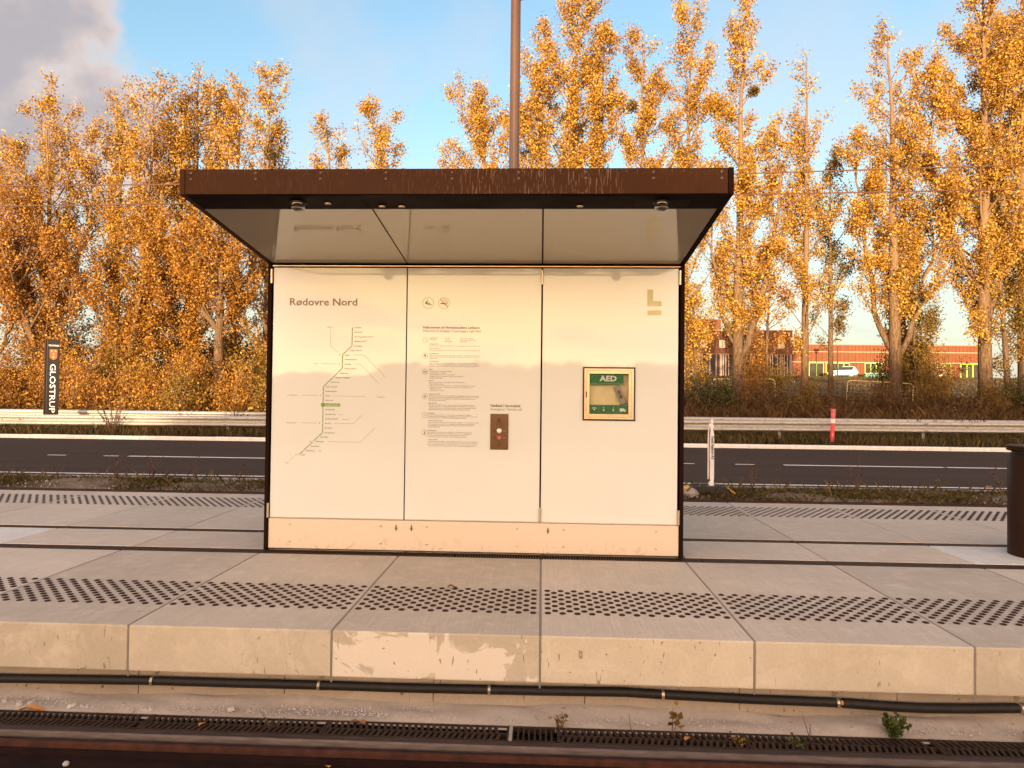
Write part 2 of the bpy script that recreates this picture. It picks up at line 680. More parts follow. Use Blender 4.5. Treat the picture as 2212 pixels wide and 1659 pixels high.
def m_plinth():
    t = MT('brushed_plinth')
    br = t.noise(t.pos((0.03, 1, 1)), 160, 3)
    P = t.pos()
    col = t.mix(t.rmp(br, 0.3, 0.7, 0, 0.5), (0.72, 0.61, 0.50), (0.64, 0.53, 0.43))
    sx = t.nd('ShaderNodeSeparateXYZ')
    t.L.new(P, sx.inputs[0])
    sm = t.noise(t.pos((1, 1, 0.8), off=(6, 2, 2)), 16, 5, 0.7, 1.0)
    low = t.rmp(sx.outputs[2], 0.03, 0.15, 1.0, 0.0)
    col = t.mix(t.mth('MULTIPLY', t.rmp(sm, 0.56, 0.66, 0, 0.6), low), col, (0.34, 0.23, 0.16))
    t.base(col).set(rough=0.42, metal=0.35, spec=0.5)
    return t.m


M_PLINTH = m_plinth()
M_STEEL = plain('steel', (0.62, 0.52, 0.42), 0.32, 0.85, 0.1, 30)
M_DARKSTEEL = plain('dark_steel', (0.10, 0.07, 0.05), 0.4, 0.7)
M_TINTEDSTEEL = plain('sky_tinted_steel', (0.74, 0.50, 0.33), 0.30, 0.7, 0.1, 20)  # steel with the coppery reflection of the warm sky put into its colour
M_BLACKRUB = plain('black_gasket', (0.012, 0.007, 0.006), 0.5)
M_PIPE = plain('black_pipe', (0.012, 0.009, 0.007), 0.55, 0.0, 0.3, 30, spec=0.3)
M_DOME = plain('camera_dome', (0.012, 0.008, 0.007), 0.05, 0.0, 0.0, coat=1.0)
M_CLEAR = clear_glass('clear_glass')
M_PRINT = plain('print_brown', (0.20, 0.13, 0.075), 0.5)
M_PRINT2 = plain('print_dark', (0.075, 0.045, 0.028), 0.5)
M_PRINTL = plain('print_light', (0.40, 0.28, 0.18), 0.5)
M_GREENLINE = plain('print_green', (0.21, 0.34, 0.075), 0.5)
M_LOGO = plain('print_olive', (0.66, 0.60, 0.33), 0.5)
M_RED = plain('print_red', (0.55, 0.10, 0.05), 0.5)
M_WHITEPRINT = plain('print_white', (0.78, 0.74, 0.68), 0.5)
M_CREAM = plain('cabinet_board', (0.84, 0.64, 0.38), 0.6)
M_AEDGREEN = plain('aed_green', (0.012, 0.13, 0.035), 0.4)
M_AEDGREEN2 = plain('aed_green_light', (0.10, 0.30, 0.13), 0.4)
M_GREY = plain('grey_plastic', (0.30, 0.26, 0.23), 0.5)
M_BRONZE = plain('bronze_plate', (0.125, 0.062, 0.028), 0.35, 0.5, 0.12, 40)
M_SIGNBLACK = plain('sign_black', (0.014, 0.009, 0.009), 0.4)
M_WHITEPLASTIC = plain('white_plastic', (0.78, 0.74, 0.72), 0.45)
M_YELLOW = plain('yellow_plastic', (0.75, 0.40, 0.07), 0.45)
M_REDPOST = plain('red_plastic', (0.72, 0.045, 0.05), 0.45)
M_LEAF1 = plain('fallen_leaf', (0.50, 0.20, 0.04), 0.7, 0.0, 0.3, 60)
M_LEAF2 = plain('brown_leaf', (0.20, 0.075, 0.03), 0.7, 0.0, 0.3, 60)
M_GALV = plain('galvanised', (0.44, 0.41, 0.37), 0.5, 0.35, 0.18, 12)


def m_asphalt():
    t = MT('asphalt')
    P = t.pos()
    f = t.noise(P, 90, 4, 0.8)
    b = t.noise(t.pos((0.08, 1.2, 1)), 2.2, 4)
    col = t.mix(t.rmp(f, 0.35, 0.7), (0.036, 0.023, 0.0175), (0.068, 0.047, 0.038))
    col = t.mix(t.rmp(b, 0.35, 0.7, 0, 0.45), col, (0.070, 0.050, 0.042))
    t.base(col).set(rough=0.9, spec=0.12).bump(f, 0.5, 0.01)
    return t.m


M_ASPHALT = m_asphalt()


def m_lines():
    t = MT('road_paint')
    n = t.noise(t.pos(), 25, 4, 0.7)
    t.base(t.mix(t.rmp(n, 0.35, 0.6), (0.48, 0.44, 0.42), (0.80, 0.77, 0.74))).set(rough=0.7)
    return t.m


M_LINE = m_lines()
M_KERB = plain('kerb_concrete', (0.74, 0.70, 0.65), 0.8, 0, 0.12, 9)
M_FLUSHKERB = plain('flush_kerb', (0.34, 0.29, 0.25), 0.85, 0, 0.2, 12)


def m_soil(name, a, b, c, sc=3.0):
    t = MT(name)
    P = t.pos()
    n = t.noise(P, sc, 6, 0.65)
    f = t.noise(P, 38, 4, 0.75)
    col = t.mix(t.rmp(n, 0.4, 0.62), a, b)
    col = t.mix(t.rmp(f, 0.5, 0.75, 0, 0.7), col, c)
    t.base(col).set(rough=0.95, spec=0.15).bump(f, 0.8, 0.03)
    return t.m


M_GROUND = m_soil('ground_litter', (0.085, 0.050, 0.026), (0.13, 0.080, 0.035), (0.20, 0.11, 0.05), 1.2)
M_VERGE = m_soil('verge_soil', (0.10, 0.075, 0.045), (0.20, 0.15, 0.11), (0.30, 0.24, 0.19), 2.2)
M_TRACKBED = m_soil('track_bed', (0.035, 0.018, 0.012), (0.05, 0.026, 0.018), (0.07, 0.04, 0.03), 3)

# ------------------------------------------------------------------ the ground
PROF = [(-260, -0.45), (-166, -0.45), (-158.5, 3.9), (-149.5, 3.9), (-142, -0.45), (-5.2, -0.45), (-5.0, -0.62), (5.1, -0.62), (7.72, -0.62), (7.78, -0.42), (7.95, -0.345), (8.4, -0.29), (8.65, -0.30), (14.9, -0.06), (15.3, 0.05), (17.0, 0.10),  # raised bank far behind the camera is added to block the low sun
        (21.0, 0.22), (27, 0.50), (34, 0.80), (45, 1.35), (70, 2.9), (98, 4.6), (110, 5.15), (125, 5.35), (200, 5.6), (900, 7.0)]


def ground_z(y):
    for (a, za), (b, zb) in zip(PROF[:-1], PROF[1:]):
        if a <= y <= b:
            return za + (zb - za) * (y - a) / (b - a)
    return 0.0


def build_ground():
    ys = [p[0] for p in PROF]
    extra = list(np.arange(17.5, 60, 1.5)) + list(np.arange(60, 130, 6)) + [300, 450]
    ys = sorted(set(ys) | set(float(e) for e in extra))
    xs = sorted(set(list(np.arange(-60, 100, 2.5)) + [-700, -400, -200, -120, 150, 250, 500, 900]))
    vs = []
    for y in ys:
        for x in xs:
            z = ground_z(y)
            if y > 18: z += 0.12 * math.sin(x * 0.7 + y * 0.4) * math.sin(x * 0.23 - y * 0.5)
            vs.append((x, y, z))
    n = len(xs)
    q = [(j * n + i, j * n + i + 1, (j + 1) * n + i + 1, (j + 1) * n + i) for j in range(len(ys) - 1) for i in range(n - 1)]
    tag(link('ground', np_mesh('ground', vs, q, M_GROUND)), kind='structure')
    # trackside verge, a strip of poor soil between the far rail and the road
    vs, q = [], []
    ys = np.linspace(7.76, 8.66, 12)
    xs = np.arange(-30, 40, 0.25)
    for y in ys:
        for x in xs:
            z = ground_z(y) + 0.015 + 0.045 * (math.sin(x * 2.1 + y * 3) * math.sin(x * 0.9 - y * 5)) * (1 if 7.9 < y < 8.5 else 0) + (0.02 if y > 7.8 else 0)
            vs.append((x, y, z))
    n = len(xs)
    q = [(j * n + i, j * n + i + 1, (j + 1) * n + i + 1, (j + 1) * n + i) for j in range(len(ys) - 1) for i in range(n - 1)]
    tag(link('verge_ground', np_mesh('verge_ground', vs, q, M_VERGE, smooth=True)), kind='structure')


build_ground()


def road_z(y): return -0.235 + 0.0367 * (y - 8.6)


def build_road():
    m = MB()
    m.add([(-200, 8.75, road_z(8.75)), (260, 8.75, road_z(8.75)), (260, 15.12, road_z(15.12)), (-200, 15.12, road_z(15.12))], [(0, 1, 2, 3)])
    road = tag(m.build('road', M_ASPHALT), kind='structure')

    def strip(x0, x1, y, w, name='road_marking'):
        a, b = y - w / 2, y + w / 2
        m = MB()
        m.add([(x0, a, road_z(a) + 0.005), (x1, a, road_z(a) + 0.005), (x1, b, road_z(b) + 0.005), (x0, b, road_z(b) + 0.005)], [(0, 1, 2, 3)])
        return tag(m.build(name, M_LINE, road))
    strip(-200, 260, 8.93, 0.10)
    for x0, x1 in ((-9.52, -3.6), (5.43, 8.93), (9.0, 14.6), (15.0, 21)):
        strip(x0, x1, 11.72 if x0 > 0 else 11.53, 0.13)
    for x0, x1 in ((-11.43, -11.0), (-10.1, -9.74), (4.36, 4.78), (3.1, 3.45)):
        strip(x0, x1, 11.72 if x0 > 0 else 11.52, 0.09)
    # pale kerb of metre stones on the far side, flush kerb on the near side
    kerb = tag(empty('kerb', (0, 15.12, 0)), kind='structure')
    kz = road_z(15.12)
    mk = MB().prism([(0.0, -0.15), (0.0, kz + 0.075), (0.025, kz + 0.10), (0.16, kz + 0.105), (0.16, -0.15)], 0.004, 1.066).mesh('kerb_stone', M_KERB)
    for i in range(-22, 24):
        o = link('kerb_stone', mk, kerb, (i * 1.07 + 0.35, random.uniform(-0.006, 0.006), random.uniform(-0.004, 0.004)))
    fk = tag(empty('flush_kerb', (0, 8.64, 0)), kind='structure')
    mf = MB().box(0.004, 0.996, 0.0, 0.105, -0.12, 0.0).mesh('kerb_stone', M_FLUSHKERB, bevel=0.008)
    for i in range(-14, 18):
        link('kerb_stone', mf, fk, (i * 1.0, 0, road_z(8.64) + random.uniform(-0.002, 0.010)))


build_road()

# ------------------------------------------------------------------ the island platform
SW = 1.2
D1 = 1.841           # depth of the front slabs
CH1 = (1.843, 1.992)  # drain channels
CH2 = (2.690, 2.820)
Y3 = (2.822, 5.170)
LIP = 0.266


def build_platform():
    P = tag(empty('platform', (0, 0, 0)), kind='structure')
    core = MB()
    core.box(-14, 16, 0.03, D1 - 0.02, -0.22, -0.012)
    core.box(-14, 16, CH1[1] + 0.02, CH2[0] - 0.02, -0.22, -0.012)
    core.box(-14, 16, Y3[0] + 0.02, Y3[1] - 0.02, -0.22, -0.012)
    core.build('joint_filler', M_GROUT, P)
    # front slabs with their deep edge: top and face have their own finish
    g = 0.005
    front = MB().box(g, SW - g, 0, D1, -LIP, 0).mesh('paving_slab', M_SLAB, bevel=0.009, seg=2)
    front.materials.append(M_FACE)
    for p in front.polygons:
        if p.normal.y < -0.6: p.material_index = 1
    mid = MB().box(g, SW - g, CH1[1], CH2[0], -0.1, 0).mesh('paving_slab', M_SLAB, bevel=0.006)
    midw = mid.copy()
    midw.materials.clear()
    midw.materials.append(M_NEWSLAB)
    far = MB().box(g, SW - g, Y3[0], Y3[1], -0.2, 0).mesh('paving_slab', M_SLAB, bevel=0.007)
    prof = [(0.0205, 0.0), (0.0205, 0.0025), (0.0165, 0.0052), (0.0075, 0.0066)]
    stud1 = MB().lathe(prof, n=12).mesh('tactile_stud', M_STUD, smooth=True)
    near, many = [], MB()
    pitch = SW / 13

    def studs(x0, y0, dy):
        out = []
        for r in range(11):
            y = y0 + dy * r
            n = 13 if r % 2 == 0 else 12
            for c in range(n):
                x = x0 + pitch * (c + (0.5 if n == 13 else 1.0))
                out.append((x, y))
        return out
    low = [(0.0205, 0.0), (0.0205, 0.0025), (0.011, 0.006)]
    for k in range(-7, 8):
        s = link('paving_slab', front, P, (k * SW, 0, random.uniform(-0.0015, 0.0)))
        st = studs(k * SW, 0.405, 0.0493)
        if k in (-1, 0):
            for x, y in st:
                link('tactile_stud', stud1, s, (x - k * SW, y, 0.0005))
        else:
            for x, y in st: many.lathe(low, (x, y, 0.0), n=10)
    for k in range(-8, 9):
        x = k * SW + 0.02
        white = k in (3, -5)
        link('paving_slab', midw if white else mid, P, (x, 0, random.uniform(-0.001, 0.001)))
    for k in range(-9, 11):
        x = k * SW + 0.03
        link('paving_slab', far, P, (x, 0, random.uniform(-0.001, 0.001)))
        for xx, y in studs(x, 4.150, 0.0625): many.lathe(low, (xx, y, 0.0), n=8)
    tag(many.build('tactile_studs', M_STUD, P, smooth=True), kind='stuff')
    # slot drains between the slab rows
    for (a, b) in (CH1, CH2):
        MB().box(-14, 16, a + 0.003, b - 0.003, -0.20, -0.055).build('drain_trough', M_PIT, P)
        fr = MB()
        fr.box(-14, 16, a + 0.001, a + 0.010, -0.06, -0.003).box(-14, 16, b - 0.010, b - 0.001, -0.06, -0.003)
        fr.build('drain_edge', M_IRON, P)
        bars = MB()
        x = -8.0
        i = 0
        while x < 9.0:
            if i % 46 == 45:
                x += 0.008
            bars.box(x, x + 0.0085, a + 0.010, b - 0.010, -0.022, -0.006)
            x += 0.0225
            i += 1
        tag(bars.build('grate_bars', M_GRATEBAR, P), kind='stuff')
    # mastic bead showing in the front joints
    bead = MB().tube([(0, 0.010, -0.30), (0, 0.006, -0.05), (0, 0.012, -0.008), (0, 0.10, -0.006), (0, D1 - 0.02, -0.006)], 0.0055, 6).mesh('joint_bead', M_GROUT, smooth=True)
    for k in range(-5, 6):
        link('joint_bead', bead, P, (k * SW, 0, 0))
    # retaining wall under the overhanging edge
    RW = tag(empty('retaining_wall', (0, 0.08, 0)), kind='structure')
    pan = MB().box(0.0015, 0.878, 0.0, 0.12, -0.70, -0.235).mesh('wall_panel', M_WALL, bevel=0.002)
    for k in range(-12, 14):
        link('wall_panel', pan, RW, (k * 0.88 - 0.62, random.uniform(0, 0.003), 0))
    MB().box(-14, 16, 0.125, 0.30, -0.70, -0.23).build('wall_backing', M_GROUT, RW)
    MB().box(-14, 16, 4.9, 5.12, -0.62, -0.2).build('wall_far_side', M_WALL, P)


build_platform()


def build_track():
    # dirt heaped along the wall foot
    vs = []
    xs = np.arange(-7, 8, 0.05)
    ys = [0.085, 0.05, 0.01, -0.04, -0.09, -0.13]
    zs = [-0.425, -0.438, -0.446, -0.452, -0.458, -0.475]
    for j, (y, z) in enumerate(zip(ys, zs)):
        for x in xs:
            w = 0.010 * (math.sin(x * 3.1 + j) + math.sin(x * 7.7 - j * 2) * 0.6 + math.sin(x * 17 + j * 5) * 0.3)
            vs.append((x, y, z + (w if j < 4 else w * 0.2)))
    n = len(xs)
    q = [(j * n + i, (j + 1) * n + i, (j + 1) * n + i + 1, j * n + i + 1) for j in range(len(ys) - 1) for i in range(n - 1)]
    tag(link('dirt_strip', np_mesh('dirt_strip', vs, q, M_DIRT, smooth=True)), kind='structure')
    T = tag(empty('tram_track'), kind='structure')
    # cast grates along the rail
    y0, y1 = -0.272, -0.108
    z = -0.462

    def grate(x0, x1, kind):
        m = MB()
        m.box(x0, x1, y0, y0 + 0.010, z - 0.03, z).box(x0, x1, y1 - 0.010, y1, z - 0.03, z)
        if kind == 'lattice':
            ym = (y0 + y1) / 2
            m.box(x0, x1, ym - 0.006, ym + 0.006, z - 0.022, z - 0.003)
            m.box(x0, x0 + 0.012, y0, y1, z - 0.03, z + 0.001).box(x1 - 0.012, x1, y0, y1, z - 0.03, z + 0.001)
            x = x0 + 0.02
            while x < x1 - 0.04:
                for a, b, sh in ((y0 + 0.01, ym - 0.006, 0.016), (ym + 0.006, y1 - 0.01, -0.016)):
                    hw = 0.0085
                    vs = [(x - hw, a, z - 0.03), (x + hw, a, z - 0.03), (x + hw + sh, b, z - 0.03), (x - hw + sh, b, z - 0.03), (x - hw, a, z), (x + hw, a, z), (x + hw + sh, b, z), (x - hw + sh, b, z)]
                    m.add(vs, [(3, 2, 1, 0), (4, 5, 6, 7), (0, 1, 5, 4), (1, 2, 6, 5), (2, 3, 7, 6), (3, 0, 4, 7)])
                x += 0.034
        else:
            x = x0
            while x <= x1:
                m.box(x - 0.005, x + 0.005, y0 + 0.01, y1 - 0.01, z - 0.03, z + 0.001)
                x += 0.030
            m.box(x0, x1, y1 - 0.022, y1 - 0.012, z - 0.02, z + 0.003)
        return m.build('drain_grate', M_IRON, T)
    MB().box(-8, 9, y0, y1, -0.60, -0.515).build('drain_trough', M_PIT, T)
    x = -0.165
    while x > -6:
        grate(x - 1.0, x, 'lattice')
        x -= 1.004
    grate(-0.145, 0.085, 'square')
    x = 0.095
    while x < 6:
        grate(x, x + 1.0, 'lattice')
        x += 1.004
    MB().box(-0.164, -0.146, y0, y1, -0.50, -0.459).build('grate_divider', M_DIRT, T)
    MB().box(-8, 9, -0.10825, -0.1, -0.5, -0.461).build('grate_frame', M_DIRT, T)
    # grooved rail: running head, groove, keeper lip; rubber web panel beside it
    MB().prism([(-0.276, -0.60), (-0.276, -0.466), (-0.282, -0.459), (-0.330, -0.459), (-0.337, -0.468), (-0.337, -0.60)], -40, 40).build('rail_head', M_RAILHEAD, T, smooth=True)
    MB().box(-40, 40, -0.376, -0.338, -0.60, -0.502).build('rail_groove', M_RUBBER, T)
    MB().prism([(-0.377, -0.60), (-0.377, -0.487), (-0.381, -0.480), (-0.398, -0.480), (-0.404, -0.492), (-0.404, -0.60)], -40, 40).build('rail_lip', M_RUST, T, smooth=True)
    MB().prism([(-0.405, -0.62), (-0.405, -0.512), (-0.418, -0.506), (-0.432, -0.506), (-0.438, -0.535), (-0.56, -0.540), (-0.575, -0.53), (-0.9, -0.545), (-0.9, -0.62)], -40, 40).build('rail_panel', M_RUBBER, T)
    MB().box(-40, 40, -1.9, -0.902, -0.66, -0.55).build('track_slab', M_TRACKBED, T)
    # the same rail again towards the other platform
    MB().box(-40, 40, -1.96, -1.905, -0.6, -0.462).build('rail_head', M_RAILHEAD, T)
    # track on the far side of the island: only its outer rail shows above the platform edge
    F = tag(empty('far_tram_track'), kind='structure')
    MB().prism([(7.60, -0.55), (7.60, -0.352), (7.606, -0.342), (7.662, -0.342), (7.67, -0.352), (7.67, -0.55)], -60, 70).build('rail_head', M_RUST, F)
    MB().box(-60, 70, 7.565, 7.599, -0.55, -0.372).build('rail_lip', M_RUST, F)
    MB().box(-60, 70, 7.48, 7.564, -0.55, -0.39).build('rail_panel', M_RUBBER, F)
    MB().box(-60, 70, 7.671, 7.77, -0.6, -0.346).build('rail_panel', M_RUBBER, F)
    MB().box(-60, 70, 6.15, 6.22, -0.55, -0.355).build('rail_head', M_RAILHEAD, F)
    MB().box(-60, 70, 6.221, 7.479, -0.6, -0.45).build('track_slab', M_TRACKBED, F)


build_track()
M_NEAR = concrete('near_platform', (0.36, 0.31, 0.255), (0.43, 0.375, 0.315), True)
tag(MB().box(-40, 40, -9.0, -3.15, -0.6, -0.02).build('opposite_platform', M_NEAR), kind='structure')

# ------------------------------------------------------------------ the information shelter
YF = 1.949          # front plane of the doors
YB = 2.735
XL, XR = -2.399, 1.198
ROOF_Y0 = 0.4636
ROOF_Y1 = 2 * 2.342 - ROOF_Y0
SLOPE = 0.1105


def soff(y): return 2.658 - SLOPE * (y - ROOF_Y0)


def door_print():
    """route map on the left door, notices on the middle one, emblem on the right one"""
    YP = YF - 0.0012
    YP2 = YF - 0.0018
    X7 = lambda u: -2.212 + (u - 148) * 0.001591
    Z7 = lambda v: 2.127 + (236 - v) * 0.001568
    title, lines, line2, names, dots, rings = Flat(YP), Flat(YP), Flat(YP), Flat(YP), Flat(YP2), Flat(YP)
    white_name = Flat(YP2 - 0.0004)
    text(title, 'Rødovre Nord', -2.212, 2.127, 0.089, 0.592, bold=0.012)
    path = [(500, 357), (499, 459), (448, 509), (447, 585), (345, 686), (344, 940), (218, 1062)]
    lines.line([(X7(u), Z7(v)) for u, v in path], 0.0085)
    lines.rect(X7(333), Z7(796), X7(439), Z7(778))
    stations = [(500, 357, 'Lundtofte', 511), (500, 382, 'Rævehøjvej', 511), (500, 408, 'Anker Engelunds Vej DTU', 511), (499, 433, 'Akademivej DTU', 511), (499, 459, 'Fortunbyen', 511), (474, 484, 'Lyngby Centrum', 487),
                (448, 509, 'Lyngby', 460, 1), (448, 534, 'Gammelmosevej', 460), (448, 560, 'Buddinge', 460, 1), (447, 585, 'Gladsaxe Rådhus', 459), (421, 610, 'Gladsaxevej', 435), (396, 635, 'Gladsaxe Trafikplads', 410),
                (371, 660, 'Dynamovej', 385), (346, 686, 'Herlev Hospital', 359), (345, 711, 'Herlev Bymidte', 357), (345, 736, 'Herlev', 357, 1), (345, 761, 'Herlev Syd', 357), (344, 787, '', 357), (344, 812, 'Glostrup Ejby', 356),
                (344, 838, 'Glostrup Nord', 356), (344, 863, 'Glostrup Hospital', 356), (344, 888, 'Glostrup', 355, 1), (343, 913, 'Kirkebjerg', 355), (343, 940, 'Brøndbyvester', 355), (319, 964, 'Delta Park', 333),
                (293, 989, 'Vallensbæk', 307, 1), (267, 1015, 'Strandhaven', 280), (242, 1040, 'Ishøj Strand', 255), (216, 1063, 'Ishøj', 230, 1)]
    for s in stations:
        big = len(s) > 4
        if big:
            rings.ring(X7(s[0]), Z7(s[1]), 0.0058, 0.0080, 16)
            dots.disc(X7(s[0]), Z7(s[1]), 0.0058, 12)
        else:
            dots.disc(X7(s[0]), Z7(s[1]), 0.0026, 8)
        if s[2]: text(names, s[2], X7(s[3]), Z7(s[1] + 4), 0.0155, bold=0.012, res=1)
    text(white_name, 'Rødovre Nord', X7(357), Z7(791), 0.0155, 0.110, bold=0.01, res=1)
    for b, u, v in (('Hillerød', 360, 359), ('Farum', 290, 562), ('Frederikssund', 147, 738), ('Høje Taastrup', 144, 891), ('Køge', 141, 1112), ('København', 641, 743)):
        text(names, b, X7(u), Z7(v), 0.0150, res=1)
    for b, u, v in (('Hersted', 434, 842), ('Rigshospitalet', 450, 867), ('ARKEN', 321, 1044)):
        text(names, b, X7(u), Z7(v), 0.0105, res=1)
    for pth in ([(381, 368), (381, 458), (421, 498)], [(330, 558), (416, 559)], [(229, 735), (312, 735)], [(226, 887), (312, 888)], [(165, 1095), (188, 1074)], [(505, 509), (567, 510), (686, 631)],
                [(514, 560), (546, 560), (649, 666)], [(399, 737), (578, 738)], [(408, 888), (511, 889), (563, 838)], [(377, 989), (551, 991), (634, 910)]):
        line2.line([(X7(u), Z7(v)) for u, v in pth], 0.0030)
    for u, v in ((432, 509), (432, 560), (329, 735), (327, 888), (277, 989), (200, 1064)):
        rings.ring(X7(u), Z7(v), 0.0020, 0.0052, 10)

    # middle door
    X8 = lambda u: -1.04 + (u - 125) * 0.001566
    Z8 = lambda v: 1.932 + (365 - v) * 0.001553
    head, light, body, icons, slash = Flat(YP), Flat(YP), Flat(YP), Flat(YP), Flat(YP2)
    text(head, 'Velkommen til Hovedstadens Letbane', -1.040, 1.932, 0.030, 0.495, bold=0.014)
    text(light, 'Welcome to Greater Copenhagen Light Rail', -1.040, 1.902, 0.030, 0.504)
    text(head, 'Nødkald / Servicekald', -0.445, 1.263, 0.0325, 0.254, bold=0.016)
    text(light, 'Emergency / Service call', -0.445, 1.233, 0.0325, 0.268)
    B, H = 0.0122, 1
    para = [
        (165, 420, 'Letbanen kører', 1), (165, 429, 'Trams depart', 0), (249, 421, 'Hverdage', 0), (249, 430, 'Weekdays', 0), (249, 440, '05:00 - 24:00', 1), (334, 422, 'Weekender og helligdage', 0), (334, 431, 'Weekends and public holidays', 0), (334, 440, '05:00 - 24:00', 1),
        (165, 453, 'Planlæg din rejse', 1), (165, 463, 'Du kan se næste afgang på afgangsskærmen eller planlægge din rejse på rejseplanen.dk', 0),
        (165, 478, 'Plan your journey', 1), (165, 488, 'Find the next departure on the departure screen or plan your journey at journeyplanner.dk', 0),
        (165, 507, 'Hav billetten klar', 1), (165, 517, 'Husk at have kort eller billet klar, inden du står på - du kan ikke købe billetter', 0), (165, 525, 'i letbanetoget. Hvis du rejser uden billet eller ikke har checket ind, vil du få en', 0), (165, 533, 'afgift ved kontrol.', 0),
        (165, 549, 'Ticket inspection', 1), (165, 559, 'Please ensure that you have a valid ticket or travel card before boarding the', 0), (165, 567, 'light rail. Tickets cannot be purchased onboard the light rail trains. Passengers', 0), (165, 576, 'travelling without a valid ticket or travel card will be charged a penalty fare.', 0),
        (164, 595, 'Cykler', 1), (164, 605, 'Du må gerne have din cykel med i letbanen:', 0), (164, 614, '- Du skal altid have en cykelbillet', 0), (164, 623, '- Cyklen skal fastgøres med selen i togets flexrum', 0), (164, 633, '- Bemærk, at der er plads til to cykler i hvert flexrum', 0), (164, 642, '- Ladcykler er ikke tilladt', 0),
        (164, 656, 'Bicycles', 1), (164, 666, 'Bicycles are welcome on the light rail, provided that you:', 0), (164, 675, '- Have a valid bicycle ticket', 0), (164, 684, '- Fasten the bicycle with the straps provided in the multiple purpose areas', 0), (164, 694, '- Furthermore, please note that there is space for two bicycles in each', 0), (164, 702, '  multiple purpose area', 0), (164, 711, '- Cargo bikes are not allowed', 0),
        (164, 730, 'Letbanens personale', 1), (164, 740, 'Letbanens personale sørger for, at alle får en behagelig rejse. Personalet har ret', 0), (164, 748, 'til at bortvise personer, som ikke følger rejsereglerne eller er til gene for de øvrige', 0), (164, 757, 'passagerer. Der henvises til gældende lovgivning for jernbaneområdet samt de', 0), (164, 765, 'fælles landsdækkende rejseregler.', 0),
        (164, 781, 'Light Rail Staff', 1), (164, 791, 'The light rail staff are here to ensure that you have a pleasant journey.', 0), (164, 799, 'Passengers who do not comply with current travel regulations or disturb other', 0), (164, 808, 'passengers may be removed by light rail staff. Common travel regulations and', 0), (164, 817, 'regulations pertaining to the Danish Railway Act apply at all times.', 0),
        (163, 836, 'Rejsegaranti', 1), (163, 846, 'Hvis letbanen er forsinket, er du under visse omstændigheder dækket af', 0), (163, 855, 'rejsegarantien. Du kan ansøge om rejsegaranti ved at kontakte DOTs kundeservice:', 0), (163, 863, 'DOT kundeservice / T: 7015 7000 / W: dinoffentligetransport.dk', 0),
        (163, 878, 'Travel Guarantee Scheme', 1), (163, 888, 'In case of delays on the light rail, you may be eligible for compensation through', 0), (163, 897, 'the travel guarantee scheme. You can apply for travel guarantee compensation', 0), (163, 905, 'by contacting our customer service: DOT Customer Service / T: 7015 7000 /', 0), (163, 913, 'W: publictransport.dk', 0),
        (162, 933, 'Kontakt og info', 1), (162, 942, 'Du kan få mere information om rejseregler og driftsinformation på DOTs', 0), (162, 950, 'hjemmeside eller ved at benytte infoknappen på stationens opkaldspunkt.', 0), (162, 959, 'Du kan også få hjælp til din rejse ved at kontakte kundeservice:', 0), (162, 968, 'DOT kundeservice / T: 7015 7000 / W: dinoffentligetransport.dk', 0),
        (162, 983, 'Contact and info', 1), (162, 993, 'Additional information about travel regulations and daily operation of the light rail', 0), (162, 1001, 'can be found on our website, and via the intercoms located on station platforms.', 0), (162, 1010, 'If you need other assistance in connection with your journey, please contact our', 0), (162, 1018, 'Customer Service: DOT Customer Service / T: 7015 7000 / W: publictransport.dk', 0)]
    for u, v, b, h in para:
        w = min(0.435, len(b) * 0.00535) if len(b) > 50 else None
        text(body, b, X8(u), Z8(v), 0.0118 if h else 0.0112, w, bold=0.02 if h else 0.004, res=1)
    # the two large pictograms
    px, pz, R = -0.994, 2.153, 0.0485
    icons.ring(px, pz, R - 0.0028, R, 32)
    a = math.radians(-18)
    def rotp(pts, cx, cz, an):
        return [(cx + x * math.cos(an) - z * math.sin(an), cz + x * math.sin(an) + z * math.cos(an)) for x, z in pts]
    icons.poly(rotp([(-0.026, -0.008), (0.013, -0.008), (0.013, 0.012), (0.004, 0.012), (-0.002, -0.001), (-0.007, -0.001), (-0.010, 0.010), (-0.018, 0.014), (-0.026, 0.012)], px, pz - 0.006, a))
    icons.poly([(px - 0.0105, pz + 0.029), (px - 0.0045, pz + 0.029), (px - 0.005, pz - 0.004), (px - 0.009, pz - 0.004)])
    for d in (0.019, 0.027):
        icons.poly(rotp([(d - 0.002, -0.008), (d + 0.003, -0.008), (d + 0.004, 0.006), (d - 0.001, 0.006)], px, pz - 0.006, a))
    qx, qz = -0.856, 2.152
    icons.ring(qx, qz, R - 0.0028, R, 32)
    icons.rect(qx - 0.032, qz - 0.009, qx + 0.017, qz + 0.001)
    icons.rect(qx + 0.022, qz - 0.009, qx + 0.030, qz + 0.001)
    icons.line([(qx + 0.023, qz + 0.004), (qx + 0.022, qz + 0.012), (qx + 0.010, qz + 0.014), (qx + 0.004, qz + 0.022), (qx - 0.005, qz + 0.026), (qx - 0.004, qz + 0.036), (qx + 0.010, qz + 0.038), (qx + 0.017, qz + 0.034), (qx + 0.016, qz + 0.022)], 0.0028)
    icons.line([(qx + 0.030, qz + 0.004), (qx + 0.028, qz + 0.016), (qx + 0.017, qz + 0.021)], 0.0028)
    slash.line([(qx - 0.032, qz + 0.034), (qx + 0.031, qz - 0.032)], 0.0075)
